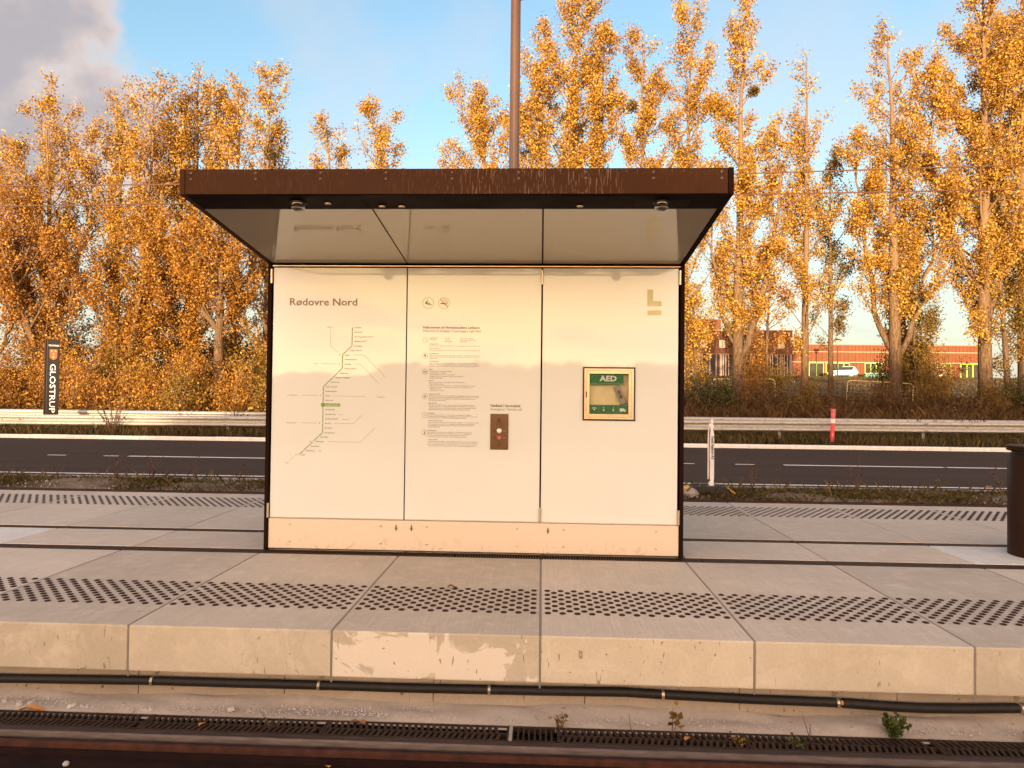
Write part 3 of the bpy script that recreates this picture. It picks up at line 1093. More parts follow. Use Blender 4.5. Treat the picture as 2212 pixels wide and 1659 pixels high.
    # small round icons beside the paragraphs
    for n, (ix, iz) in enumerate(((-1.015, 1.833), (-1.015, 1.698), (-1.013, 1.559), (-1.011, 1.347), (-1.011, 1.185), (-1.010, 1.035))):
        icons.ring(ix, iz, 0.0218, 0.0240, 24)
        if n in (0, 4):
            icons.line([(ix + 0.001, iz + 0.014), (ix + 0.001, iz - 0.002), (ix + 0.008, iz - 0.007)], 0.003)
        elif n == 1:
            icons.poly([(ix - 0.009, iz + 0.012), (ix - 0.001, iz + 0.013), (ix, iz - 0.004), (ix - 0.008, iz - 0.006)])
            icons.poly([(ix + 0.002, iz + 0.006), (ix + 0.010, iz + 0.004), (ix + 0.007, iz - 0.014), (ix, iz - 0.012)])
        elif n == 2:
            icons.ring(ix - 0.009, iz - 0.004, 0.0055, 0.0072, 14).ring(ix + 0.009, iz - 0.004, 0.0055, 0.0072, 14)
            icons.line([(ix - 0.009, iz - 0.004), (ix - 0.004, iz + 0.006), (ix + 0.005, iz + 0.006), (ix + 0.009, iz - 0.004)], 0.002)
            icons.line([(ix - 0.004, iz + 0.006), (ix, iz - 0.004), (ix + 0.005, iz + 0.006)], 0.002)
        elif n == 3:
            icons.disc(ix, iz + 0.010, 0.0042, 10)
            icons.poly([(ix - 0.004, iz + 0.004), (ix + 0.004, iz + 0.004), (ix + 0.010, iz - 0.009), (ix + 0.004, iz - 0.008), (ix - 0.003, iz - 0.009), (ix - 0.016, iz - 0.006), (ix - 0.015, iz - 0.003), (ix - 0.007, iz - 0.003)])
        else:
            icons.disc(ix, iz + 0.012, 0.0040, 10)
            icons.poly([(ix - 0.006, iz + 0.005), (ix + 0.004, iz + 0.005), (ix + 0.004, iz - 0.009), (ix + 0.008, iz - 0.009), (ix + 0.008, iz - 0.013), (ix - 0.008, iz - 0.013), (ix - 0.008, iz - 0.009), (ix - 0.003, iz - 0.009), (ix - 0.003, iz + 0.001), (ix - 0.006, iz + 0.001)])
    # olive emblem on the right door
    logo = Flat(YP)
    logo.poly([(0.883, 2.277), (0.883, 2.134), (1.004, 2.134), (1.004, 2.180), (0.933, 2.180), (0.933, 2.277)])
    logo.rect(0.885, 2.058, 1.004, 2.101)
    flush_text()
    return dict(left=[('station_title', title, M_PRINT), ('route_line', lines, M_GREENLINE), ('branch_line', line2, M_PRINTL), ('station_name', names, M_PRINT2), ('station_dot', dots, M_WHITEPRINT), ('interchange_ring', rings, M_PRINT), ('current_station_name', white_name, M_WHITEPRINT)],
                mid=[('heading', head, M_PRINT2), ('subheading', light, M_PRINT), ('notice_text', body, M_PRINT2), ('pictogram', icons, M_PRINT), ('prohibition_bar', slash, M_RED)],
                right=[('emblem', logo, M_LOGO)])


def build_shelter():
    T = empty('information_shelter', (-0.6, 2.34, 0), 0, 'glass fronted information shelter with deep brown canopy and three white doors', 'shelter')
    inv = T.location.copy()

    def put(m, name, mat, parent=T, **k):
        o = m.build(name, mat, parent, **k)
        if parent is T: o.location = (-inv.x, -inv.y, 0)
        return o
    prints = door_print()
    # dark frame: two side cheeks, head rail, sub-frame behind the doors
    fr = MB()
    fr.box(XL, XL + 0.034, YF - 0.012, YB + 0.012, 0.002, soff(YF) - 0.002)
    fr.box(XR - 0.034, XR, YF - 0.012, YB + 0.012, 0.002, soff(YF) - 0.002)
    fr.box(XL + 0.0345, XR - 0.0345, YF + 0.12, YB - 0.022, 0.004, 2.488)
    put(fr, 'frame', M_FRAME, bevel=0.003)
    hd = MB().box(XL + 0.036, XR - 0.036, YF - 0.002, YF + 0.020, 2.468, 2.476)
    put(hd, 'head_trim', M_TINTEDSTEEL)
    # doors
    doors = ((-2.352, -1.184, 'left'), (-1.174, -0.018, 'mid'), (-0.004, 1.146, 'right'))
    for x0, x1, key in doors:
        m = MB()
        if key == 'right':
            hx0, hx1, hz0, hz1 = 0.352, 0.778, 1.166, 1.604
            m.box(x0, hx0, YF, YF + 0.018, 0.286, 2.456).box(hx1, x1, YF, YF + 0.018, 0.286, 2.456)
            m.box(hx0, hx1, YF, YF + 0.018, 0.286, hz0).box(hx0, hx1, YF, YF + 0.018, hz1, 2.456)
            d = put(m, 'door', M_GLASSWHITE)
        else:
            m.box(x0, x1, YF, YF + 0.018, 0.286, 2.456)
            d = put(m, 'door', M_GLASSWHITE, bevel=0.002)
        ed = MB().box(x0, x1, YF + 0.0005, YF + 0.016, 0.279, 0.2855)
        ed.build('bottom_trim', M_STEEL, d)
        for nm, F, mat in prints[key]:
            tag(F.build(nm, mat, d), kind='stuff' if nm in ('station_name', 'branch_line', 'station_dot', 'interchange_ring', 'notice_text', 'heading', 'subheading', 'station_title', 'current_station_name', 'pictogram') else None)
        hx = {'left': -2.367, 'mid': -0.012, 'right': 1.158}[key]
        for z0, z1 in ((2.318, 2.440), (0.284, 0.408)):
            h = MB().cyl((hx, YF - 0.008, z0), (hx, YF - 0.008, (z0 + z1) / 2 - 0.001), 0.0105, 12).cyl((hx, YF - 0.008, (z0 + z1) / 2 + 0.001), (hx, YF - 0.008, z1), 0.0105, 12)
            h.build('hinge', M_STEEL, d, smooth=True)
    # plinth with screws and locks
    pl = put(MB().box(XL + 0.037, XR - 0.037, YF + 0.001, YF + 0.014, 0.020, 0.276), 'plinth', M_PLINTH, bevel=0.0015)
    scr = MB().lathe([(0.0115, 0.0), (0.0115, 0.003), (0.009, 0.0045), (0.0052, 0.0045), (0.0048, 0.002)], n=14, axis='-y').mesh('screw', M_STEEL, smooth=True)
    for x in (-2.173, -1.380, -0.981, -0.205, 0.190, 0.972):
        for z in (0.229, 0.081): link('screw', scr, pl, (x, YF + 0.001, z))
    for x in (-1.246, -1.113, 0.058):
        k = MB().lathe([(0.0165, 0.0), (0.0165, 0.003), (0.0125, 0.005), (0.0125, 0.003)], (x, YF + 0.001, 0.214), 16, '-y')
        k.build('lock', M_STEEL, pl, smooth=True)
        MB().box(x - 0.004, x + 0.004, YF - 0.0035, YF + 0.0008, 0.190, 0.239).build('lock_slot', M_BLACKRUB, pl)
    # back side, the same plain doors
    for x0, x1 in ((-2.352, -1.184), (-1.174, -0.018), (-0.004, 1.146)):
        put(MB().box(x0, x1, YB - 0.018, YB, 0.286, 2.456), 'rear_panel', M_GLASSWHITE)
    put(MB().box(XL + 0.037, XR - 0.037, YB - 0.014, YB - 0.001, 0.020, 0.276), 'rear_plinth', M_PLINTH)
    # canopy: shallow V soffit, straight fascia, end caps
    x0, x1 = XL, XR
    zt = 2.8255
    ym = (ROOF_Y0 + ROOF_Y1) / 2
    rb = MB()
    prof = [(ROOF_Y0 + 0.006, 2.800), (ROOF_Y0 + 0.006, soff(ROOF_Y0) + 0.010), (YF - 0.004, soff(YF) + 0.006), (YB + 0.004, soff(YF) + 0.006), (ROOF_Y1 - 0.006, soff(ROOF_Y0) + 0.010), (ROOF_Y1 - 0.006, 2.800), (ym, 2.80)]
    rb.prism(prof, x0 + 0.03, x1 - 0.03)
    roof = put(rb, 'canopy', M_FRAME)
    fa = MB().box(x0 + 0.037, x1 - 0.037, ROOF_Y0, ROOF_Y0 + 0.005, soff(ROOF_Y0) + 0.001, zt - 0.006)
    fascia = fa.build('fascia', M_FASCIA, roof, bevel=0.001)
    fl = MB().box(x0 + 0.037, x1 - 0.037, ROOF_Y1 - 0.005, ROOF_Y1, soff(ROOF_Y0) + 0.001, zt - 0.006)
    fl.build('fascia', M_FASCIA, roof)
    MB().box(x0 + 0.037, x1 - 0.037, ROOF_Y0 + 0.002, ROOF_Y1 - 0.002, zt - 0.0055, zt - 0.0025).build('roof_sheet', M_FRAME, roof)
    for a, b in ((x0, x0 + 0.034), (x1 - 0.034, x1)):
        c = MB()
        pr = [(ROOF_Y0 - 0.003, zt), (ROOF_Y0 - 0.003, soff(ROOF_Y0) - 0.002), (ROOF_Y0 + 0.03, soff(ROOF_Y0) - 0.006), (YF - 0.014, soff(YF) - 0.006), (YF - 0.014, soff(YF) + 0.0), (YB + 0.014, soff(YF) + 0.0), (YB + 0.014, soff(YF) - 0.006), (ROOF_Y1 + 0.003, soff(ROOF_Y0) - 0.004), (ROOF_Y1 + 0.003, zt)]
        c.prism(pr, a, b)
        c.build('end_cap', M_FRAME if a > 0 else M_FASCIA, roof, bevel=0.002)
    fs = MB().lathe([(0.0095, 0.0), (0.0095, 0.002), (0.006, 0.004), (0.002, 0.004)], n=12, axis='-y').mesh('screw', M_DARKSTEEL, smooth=True)
    for i in range(9):
        x = x0 + 0.075 + i * (x1 - x0 - 0.15) / 8
        for z in (2.797, 2.757): link('screw', fs, fascia, (x, ROOF_Y0, z))
    # dark service strip behind the fascia, white glass panes behind it
    ys = 0.715
    def slab(xa, xb, ya, yb, dz, th):
        return MB().add([(xa, ya, soff(ya) - dz), (xb, ya, soff(ya) - dz), (xb, yb, soff(yb) - dz), (xa, yb, soff(yb) - dz), (xa, ya, soff(ya) - dz + th), (xb, ya, soff(ya) - dz + th), (xb, yb, soff(yb) - dz + th), (xa, yb, soff(yb) - dz + th)],
                        [(0, 3, 2, 1), (4, 5, 6, 7), (0, 1, 5, 4), (1, 2, 6, 5), (2, 3, 7, 6), (3, 0, 4, 7)])
    slab(x0 + 0.037, x1 - 0.037, ROOF_Y0 + 0.008, ys - 0.003, 0.001, 0.009).build('service_strip', M_FRAME, roof)
    hatch = slab(-1.86, -1.20, 0.490, 0.700, 0.0035, 0.002).build('hatch', M_FRAME, roof)
    hatch2 = slab(0.10, 0.80, 0.490, 0.700, 0.0035, 0.002).build('hatch', M_FRAME, roof)
    lo = MB()
    for i in range(26):
        xx = 0.60 + i * 0.0135
        y0_, y1_ = 0.55, 0.67
        lo.add([(xx, y0_, soff(y0_) - 0.0052), (xx + 0.006, y0_, soff(y0_) - 0.0052), (xx + 0.006, y1_, soff(y1_) - 0.0052), (xx, y1_, soff(y1_) - 0.0052)], [(0, 3, 2, 1)])
    lo.build('louvre', M_PIT, roof)
    gaps = (x0 + 0.037, -1.1785, -0.0105, x1 - 0.037)
    for a, b in zip(gaps[:-1], gaps[1:]):
        slab(a + 0.006, b - 0.006, ys, YF - 0.012, 0.002, 0.008).build('soffit_pane', M_SOFFIT, roof)
    lamp = MB().lathe([(0.023, 0.0), (0.023, 0.004), (0.018, 0.008), (0.015, 0.003), (0.004, 0.002)], n=16, axis='-z').mesh('downlight', M_STEEL, smooth=True)
    for x in (-1.455, -1.100, -0.965, 0.236):
        y = 0.605 if x < -1.3 else 0.655
        link('downlight', lamp, roof, (x, y, soff(y) - 0.004), (SLOPE, 0, 0))
    # dome cameras hang below the strip
    for n, (x, lab) in enumerate(((-1.652, 'black dome camera under the canopy beside the small downlight hatch'), (0.765, 'black dome camera under the canopy beside the slotted louvre'))):
        y = 0.590
        C = empty('dome_camera', (x, y, soff(y) - 0.005), 0, lab, 'camera', 'dome cameras under the canopy')
        MB().lathe([(0.056, 0.0), (0.056, 0.006), (0.050, 0.010), (0.040, 0.010)], n=24, axis='-z').build('collar', M_BLACKRUB, C, smooth=True)
        MB().lathe([(0.0490, 0.008), (0.0485, 0.020), (0.0435, 0.036), (0.033, 0.049), (0.018, 0.057), (0.001, 0.060)], n=24, axis='-z').build('dome', M_DOME, C, smooth=True)
        MB().lathe([(0.0445, 0.0365), (0.0410, 0.0425), (0.0385, 0.0440), (0.0420, 0.0370)], n=24, axis='-z', caps=False).build('rim', M_STEEL, C, smooth=True)


build_shelter()


def build_aed():
    T = empty('defibrillator_cabinet', (0.565, YF, 1.385), 0, 'steel framed defibrillator cabinet with green panels set in the right door', 'cabinet')
    o = Vector((0.565, YF, 1.385))
    R = lambda m, name, mat, par=T, **k: m.build(name, mat, par, loc=(-o.x, -o.y, -o.z) if par is T else None, **k)
    def ringbox(X0, X1, Z0, Z1, w, ya, yb):
        m = MB()
        m.box(X0, X1, ya, yb, Z1 - w, Z1).box(X0, X1, ya, yb, Z0, Z0 + w)
        m.box(X0, X0 + w, ya, yb, Z0 + w, Z1 - w).box(X1 - w, X1, ya, yb, Z0 + w, Z1 - w)
        return m
    R(ringbox(0.343, 0.787, 1.157, 1.613, 0.013, YF - 0.010, YF - 0.0005), 'gasket', M_BLACKRUB)
    R(ringbox(0.3565, 0.7735, 1.1705, 1.5995, 0.016, YF - 0.014, YF + 0.10), 'outer_frame', M_TINTEDSTEEL)
    df = R(ringbox(0.374, 0.756, 1.188, 1.582, 0.025, YF - 0.012, YF + 0.002), 'door_frame', M_TINTEDSTEEL, bevel=0.001)
    R(MB().box(0.358, 0.772, YF + 0.050, YF + 0.060, 1.172, 1.598), 'back_board', M_CREAM)
    R(MB().box(0.3994, 0.7306, YF - 0.006, YF - 0.003, 1.2134, 1.5566), 'window', M_CLEAR)
    scr = MB().lathe([(0.0035, 0.0), (0.0035, 0.0015), (0.001, 0.002)], n=8, axis='-y').mesh('screw', M_DARKSTEEL)
    for x, z in ((0.383, 1.574), (0.565, 1.573), (0.747, 1.571), (0.747, 1.382), (0.383, 1.197), (0.565, 1.196), (0.747, 1.196)):
        link('screw', scr, df, (x, YF - 0.012, z))
    for z in (1.530, 1.210):
        R(MB().box(0.7565, 0.768, YF - 0.020, YF - 0.0145, z - 0.020, z + 0.022).cyl((0.760, YF - 0.020, z - 0.02), (0.760, YF - 0.020, z + 0.022), 0.004, 8), 'hinge', M_STEEL)
    R(MB().prism([(0.3665, 1.345), (0.3735, 1.350), (0.3785, 1.360), (0.3785, 1.395), (0.3735, 1.405), (0.3665, 1.410)], YF - 0.015, YF - 0.0125, 'y'), 'latch', M_BLACKRUB)
    # green header with lettering, green footer with four picture boxes
    R(MB().box(0.3994, 0.690, YF + 0.012, YF + 0.016, 1.476, 1.5566), 'header', M_AEDGREEN)
    R(MB().box(0.3994, 0.690, YF + 0.011, YF + 0.015, 1.466, 1.4755), 'header_edge', M_AEDGREEN2)
    lt = Flat(YF + 0.0112)
    text(lt, 'AED', 0.489, 1.4945, 0.064, 0.146, bold=0.035)
    flush_text()
    R(lt, 'lettering', M_WHITEPRINT)
    R(MB().box(0.3994, 0.7306, YF + 0.001, YF + 0.004, 1.2134, 1.292), 'footer', M_AEDGREEN)
    ic, ln = Flat(YF + 0.0002), Flat(YF + 0.0002)
    for i in range(4):
        a = 0.407 + i * 0.0805
        b = a + 0.070
        ln.line([(a, 1.220), (b, 1.220), (b, 1.287), (a, 1.287), (a, 1.220)], 0.0016)
        c = (a + b) / 2
        if i < 3:
            h = 1.243 if i else 1.250
            ic.disc(c - 0.0038, h + 0.005, 0.0045, 8).disc(c + 0.0038, h + 0.005, 0.0045, 8)
            ic.poly([(c - 0.0082, h + 0.003), (c, h - 0.007), (c + 0.0082, h + 0.003)])
        if i == 0: ic.line([(c - 0.019, 1.260), (c - 0.012, 1.266), (c + 0.012, 1.266), (c + 0.019, 1.260)], 0.0045)
        if i == 1: ic.line([(c - 0.009, 1.266), (c, 1.274), (c + 0.009, 1.266), (c, 1.259), (c - 0.009, 1.266)], 0.0016)
        if i == 2: ic.line([(c + 0.002, 1.274), (c - 0.001, 1.264), (c + 0.002, 1.262), (c, 1.256)], 0.0026)
        if i == 3:
            ic.rect(c - 0.026, 1.238, c + 0.012, 1.263)
            ic.poly([(c + 0.013, 1.238), (c + 0.025, 1.238), (c + 0.025, 1.246), (c + 0.019, 1.257), (c + 0.013, 1.257)])
            ic.disc(c - 0.016, 1.237, 0.005, 10).disc(c + 0.016, 1.237, 0.005, 10)
    R(ic, 'pictogram', M_WHITEPRINT)
    R(ln, 'pictogram_box', M_AEDGREEN2)
    # grey device case leaning inside
    g = empty('device_case', (0.665, YF + 0.028, 1.375), 0, 'grey device case leaning inside the defibrillator cabinet window', 'case')
    Mr = Matrix.Rotation(math.radians(-24), 4, 'Y')
    MB().box(-0.028, 0.026, -0.014, 0.018, -0.082, 0.085, Mr).build('shell', M_GREY, g, bevel=0.004)
    MB().box(-0.012, 0.010, -0.017, -0.0145, -0.030, 0.004, Mr).box(-0.012, 0.010, -0.017, -0.0145, 0.010, 0.044, Mr).build('label_plate', M_DARKSTEEL, g)


build_aed()


def build_callpoint():
    o = Vector((-0.366, YF, 1.051))
    T = empty('emergency_call_point', tuple(o), 0, 'bronze emergency call plate with two round buttons on the middle door', 'call point')
    m = MB().box(-0.0775, 0.0775, -0.009, -0.0012, -0.153, 0.153)
    m.build('plate', M_BRONZE, T, bevel=0.004, seg=2)
    sp = Flat(-0.0095)
    for r, n in ((0.0, 1), (0.006, 6), (0.012, 12), (0.018, 18)):
        for k in range(n):
            sp.disc(r * math.cos(2 * PI * k / n), 0.098 + r * math.sin(2 * PI * k / n), 0.0020, 6)
    sp.build('speaker_hole', M_PIT, T)
    MB().lathe([(0.0225, 0.0), (0.0225, 0.002), (0.0205, 0.003), (0.0205, 0.0005)], (0, -0.009, 0.098), 24, '-y').build('speaker_ring', M_BRONZE, T, smooth=True)
    si = Flat(-0.0095)
    for x in (-0.022, 0.0, 0.022):
        si.poly([(x - 0.003, 0.056), (x + 0.003, 0.058), (x + 0.002, 0.068), (x - 0.002, 0.066)])
        si.disc(x, 0.048, 0.0026, 8)
    si.rect(-0.042, 0.001, -0.037, 0.014)
    si.disc(-0.0395, 0.018, 0.0026, 8)
    si.line([(-0.048, -0.058), (-0.038, -0.039), (-0.029, -0.058), (-0.048, -0.058)], 0.0022)
    si.line([(-0.014, -0.125), (0.008, -0.106), (0.012, -0.098), (0.002, -0.096)], 0.004)
    si.line([(0.000, -0.124), (0.012, -0.116)], 0.003)
    si.build('symbol', M_PIT, T)
    wl = Flat(-0.0095)
    wl.rect(0.030, 0.004, 0.052, 0.007)
    wl.rect(0.032, -0.054, 0.052, -0.051)
    wl.build('button_caption', M_PRINTL, T)
    for z, mat, ring in ((0.007, M_WHITEPRINT, M_STEEL), (-0.053, M_RED, M_BRONZE)):
        b = MB().lathe([(0.0215, 0.0), (0.0215, 0.004), (0.0175, 0.006)], (0, -0.009, z), 24, '-y').build('button_ring', ring, T, smooth=True)
        MB().lathe([(0.0172, 0.004), (0.0165, 0.007), (0.010, 0.010), (0.001, 0.011)], (0, -0.009, z), 24, '-y').build('button', mat, T, smooth=True)


build_callpoint()


def build_pole():
    T = empty('lamp_pole', (-0.282, 2.342, 2.82), 0, 'tall slim brown lamp pole rising behind the middle of the canopy', 'lamp pole')
    MB().tube([(0, 0, -0.02), (0, 0, 1.0), (0, 0, 3.35)], [0.0475, 0.047, 0.045], 28).build('shaft', M_POLE, T, smooth=True)
    MB().lathe([(0.075, 0.0), (0.075, 0.012), (0.06, 0.016)], n=24).build('flange', M_FRAME, T, smooth=True)
    MB().box(0.02, 0.13, -0.05, 0.03, 2.215, 2.29).cyl((0.05, -0.02, 2.30), (0.05, -0.02, 2.20), 0.035, 14).build('speaker', M_BLACKRUB, T, smooth=True)
    MB().tube([(0, 0, 3.3), (0, -0.25, 3.42), (0, -0.8, 3.46)], 0.03, 10).build('arm', M_POLE, T, smooth=True)
    MB().prism([(-1.35, 3.44), (-1.35, 3.47), (-0.8, 3.51), (-0.75, 3.43)], -0.1, 0.1).build('lamp_head', M_FRAME, T)


build_pole()


def build_bin():
    T = empty('litter_bin', (4.425, 2.34, 0.0), 0, 'dark brown cylindrical litter bin at the right edge of the photograph', 'litter bin')
    MB().lathe([(0.262, 0.0), (0.262, 0.88), (0.255, 0.892), (0.235, 0.895)], n=48).build('body', M_BIN, T, smooth=True)
    MB().lathe([(0.230, 0.893), (0.230, 0.922), (0.12, 0.924)], n=40).build('neck', M_BLACKRUB, T, smooth=True)
    MB().lathe([(0.252, 0.920), (0.268, 0.926), (0.270, 0.962), (0.262, 0.970), (0.10, 0.972), (0.001, 0.973)], n=48).build('lid', M_BIN, T, smooth=True)


build_bin()


def build_pipe():
    T = empty('drain_pipe', (0, 0.03, -0.33), 0, 'black plastic pipe clipped along the wall below the platform edge', 'pipe')
    pts = [(-7.5, -.345), (-4.5, -.35), (-3.189, -.349), (-2.7, -.342), (-2.281, -.336), (-1.8, -.336), (-1.287, -.334), (-0.8, -.335), (-0.285, -.331), (0.002, -.329), (0.483, -.322), (0.69, -.329), (1.184, -.340), (1.684, -.345)]
    MB().tube([(x, 0.041 - 0.03, z + 0.33) for x, z in pts], 0.0255, 14).build('pipe_length', M_PIPE, T, smooth=True)
    pts = [(1.700, -.346), (1.95, -.357), (2.146, -.362), (2.4, -.356), (2.655, -.346)]
    MB().tube([(x, 0.041 - 0.03, z + 0.33) for x, z in pts], 0.0265, 14).build('pipe_length', M_PIPE, T, smooth=True)
    pts = [(2.70, -.346), (3.4, -.35), (7, -.35)]
    MB().tube([(x, 0.041 - 0.03, z + 0.33) for x, z in pts], 0.0265, 14).build('pipe_length', M_PIPE, T, smooth=True)
    MB().cyl((1.683, 0.011, -0.015), (1.708, 0.011, -0.0165), 0.014, 10).build('duct_core', M_YELLOW, T, smooth=True)
    for i, x in enumerate((-3.255, -2.266, -1.276, -0.287, 0.699, 1.672, 2.673)):
        z = np.interp(x, [-3.2, -2.28, -1.28, -.285, .7, 1.68, 2.67], [-.349, -.336, -.334, -.331, -.329, -.346, -.346]) + 0.33
        c = MB()
        for dx in (-0.0065, 0.0015):
            arc = [(x + dx, 0.011 - 0.0285 * math.sin(a), z + 0.0285 * math.cos(a)) for a in np.linspace(-0.15, PI + 0.1, 12)]
            c.tube(arc, 0.0035, 6)
        c.box(x - 0.009, x + 0.009, 0.044, 0.049, z + 0.026, z + 0.056)
        c.build('pipe_clamp', M_STEEL, T, smooth=True)


build_pipe()

# ------------------------------------------------------------------ beyond the platform: rails, signs, posts
def build_guardrail(y, x0, x1, ztop, grade, label, posts, ph=0.0):
    T = empty('guard_rail', (0, y, 0), 0, label, 'guard rail', 'steel guard rails beside the road')
    zf = lambda x: ztop + grade * x
    prof = [(0.0, 0.0), (-0.012, -0.006), (-0.075, -0.030), (-0.083, -0.045), (-0.083, -0.075), (-0.075, -0.090), (-0.012, -0.125), (-0.004, -0.140), (-0.004, -0.170), (-0.012, -0.185), (-0.075, -0.220), (-0.083, -0.235), (-0.083, -0.265), (-0.075, -0.280), (-0.012, -0.304), (0.0, -0.310)]
    L = 4.0
    m = MB()
    n = len(prof)
    for a in (0.0, L + 0.12):
        m.v += [(a, u, v) for u, v in prof]
        m.v += [(a, u + 0.004, v) for u, v in prof]
    for i in range(n - 1):
        m.f.append((i, i + 1, 2 * n + i + 1, 2 * n + i))
        m.f.append((n + i + 1, n + i, 3 * n + i, 3 * n + i + 1))
    m.f.append((0, 2 * n, 3 * n, n))
    m.f.append((n - 1, 2 * n - 1, 4 * n - 1, 3 * n - 1))
    for e in (0, 2 * n): 
        for i in range(n - 1): m.f.append((e + i, e + n + i, e + n + i + 1, e + i + 1))
    beam = m.mesh('rail_beam', M_GALV)
    bolt = MB()
    for bx in (0.04, 0.10):
        for bz in (-0.058, -0.25):
            bolt.lathe([(0.016, 0.0), (0.014, 0.010), (0.002, 0.012)], (bx, -0.083, bz), 8, '-y')
    bolts = bolt.mesh('rail_bolts', M_DARKSTEEL)
    post = MB().prism([(-0.03, 0.03), (-0.03, 0.085), (0.03, 0.085), (0.03, 0.03), (0.024, 0.03), (0.024, 0.079), (-0.024, 0.079), (-0.024, 0.03)], -1.0, -0.02, 'z').mesh('rail_post', M_GALV)
    slot = MB()
    for k in range(2): slot.box(1.2 + k * 1.7, 1.26 + k * 1.7, -0.0075, -0.003, -0.162, -0.150)
    slots = slot.mesh('rail_slot', M_PIT)
    x = x0
    k = 0
    ang = math.atan(grade)
    while x < x1:
        o = link('rail_beam', beam, T, (x + ph, 0.003 * (k % 2), zf(x)), (0, -ang, 0))
        link('rail_bolts', bolts, o)
        link('rail_slot', slots, o)
        if posts: link('rail_post', post, T, (x + ph + 0.06, 0, zf(x)))
        x += L
        k += 1
    return T


build_guardrail(15.86, -25.3 - 4 * 5, 45, 0.722, 0.0043, 'front galvanised guard rail along the far kerb of the road', True, 0.0)
build_guardrail(18.5, -44.0, 48, 0.752, 0.0010, 'second guard rail standing behind the front one by the undergrowth', True, 1.7)


def build_town_sign():
    T = empty('town_sign', (-15.53, 17.2, 0.1), math.radians(47), 'black town entry pillar lettered downwards with a red shield', 'sign')
    MB().box(-0.172, 0.172, -0.02, 0.16, 0.0, 2.905).build('panel', M_SIGNBLACK, T, bevel=0.006)
    MB().box(-0.215, -0.176, 0.0, 0.14, 0.0, 2.91).build('side_panel', M_BIN, T, bevel=0.004)
    F = Flat(-0.0222)
    text(F, 'VELKOMMEN', -0.138, 2.68, 0.072, 0.285, bold=0.02)
    text(F, 'GLOSTRUP', -0.080, 2.13, 0.215, 1.55, bold=0.008, rot=-PI / 2)
    flush_text()
    F.build('lettering', M_WHITEPLASTIC, T)
    sh = Flat(-0.0225)
    pts = [(-0.10, 2.58), (0.10, 2.58)] + [(0.10 * math.cos(a), 2.36 + 0.105 * math.sin(a)) for a in np.linspace(0, -PI, 12)]
    sh.poly(pts).build('shield', M_RED, T)
    em = Flat(-0.0230)
    em.disc(-0.055, 2.53, 0.026, 8).disc(0.055, 2.53, 0.026, 8).disc(0, 2.44, 0.022, 8)
    em.poly([(-0.02, 2.38), (0.02, 2.38), (0.028, 2.32), (0, 2.29), (-0.028, 2.32)])
    em.build('shield_emblem', M_YELLOW, T)


build_town_sign()


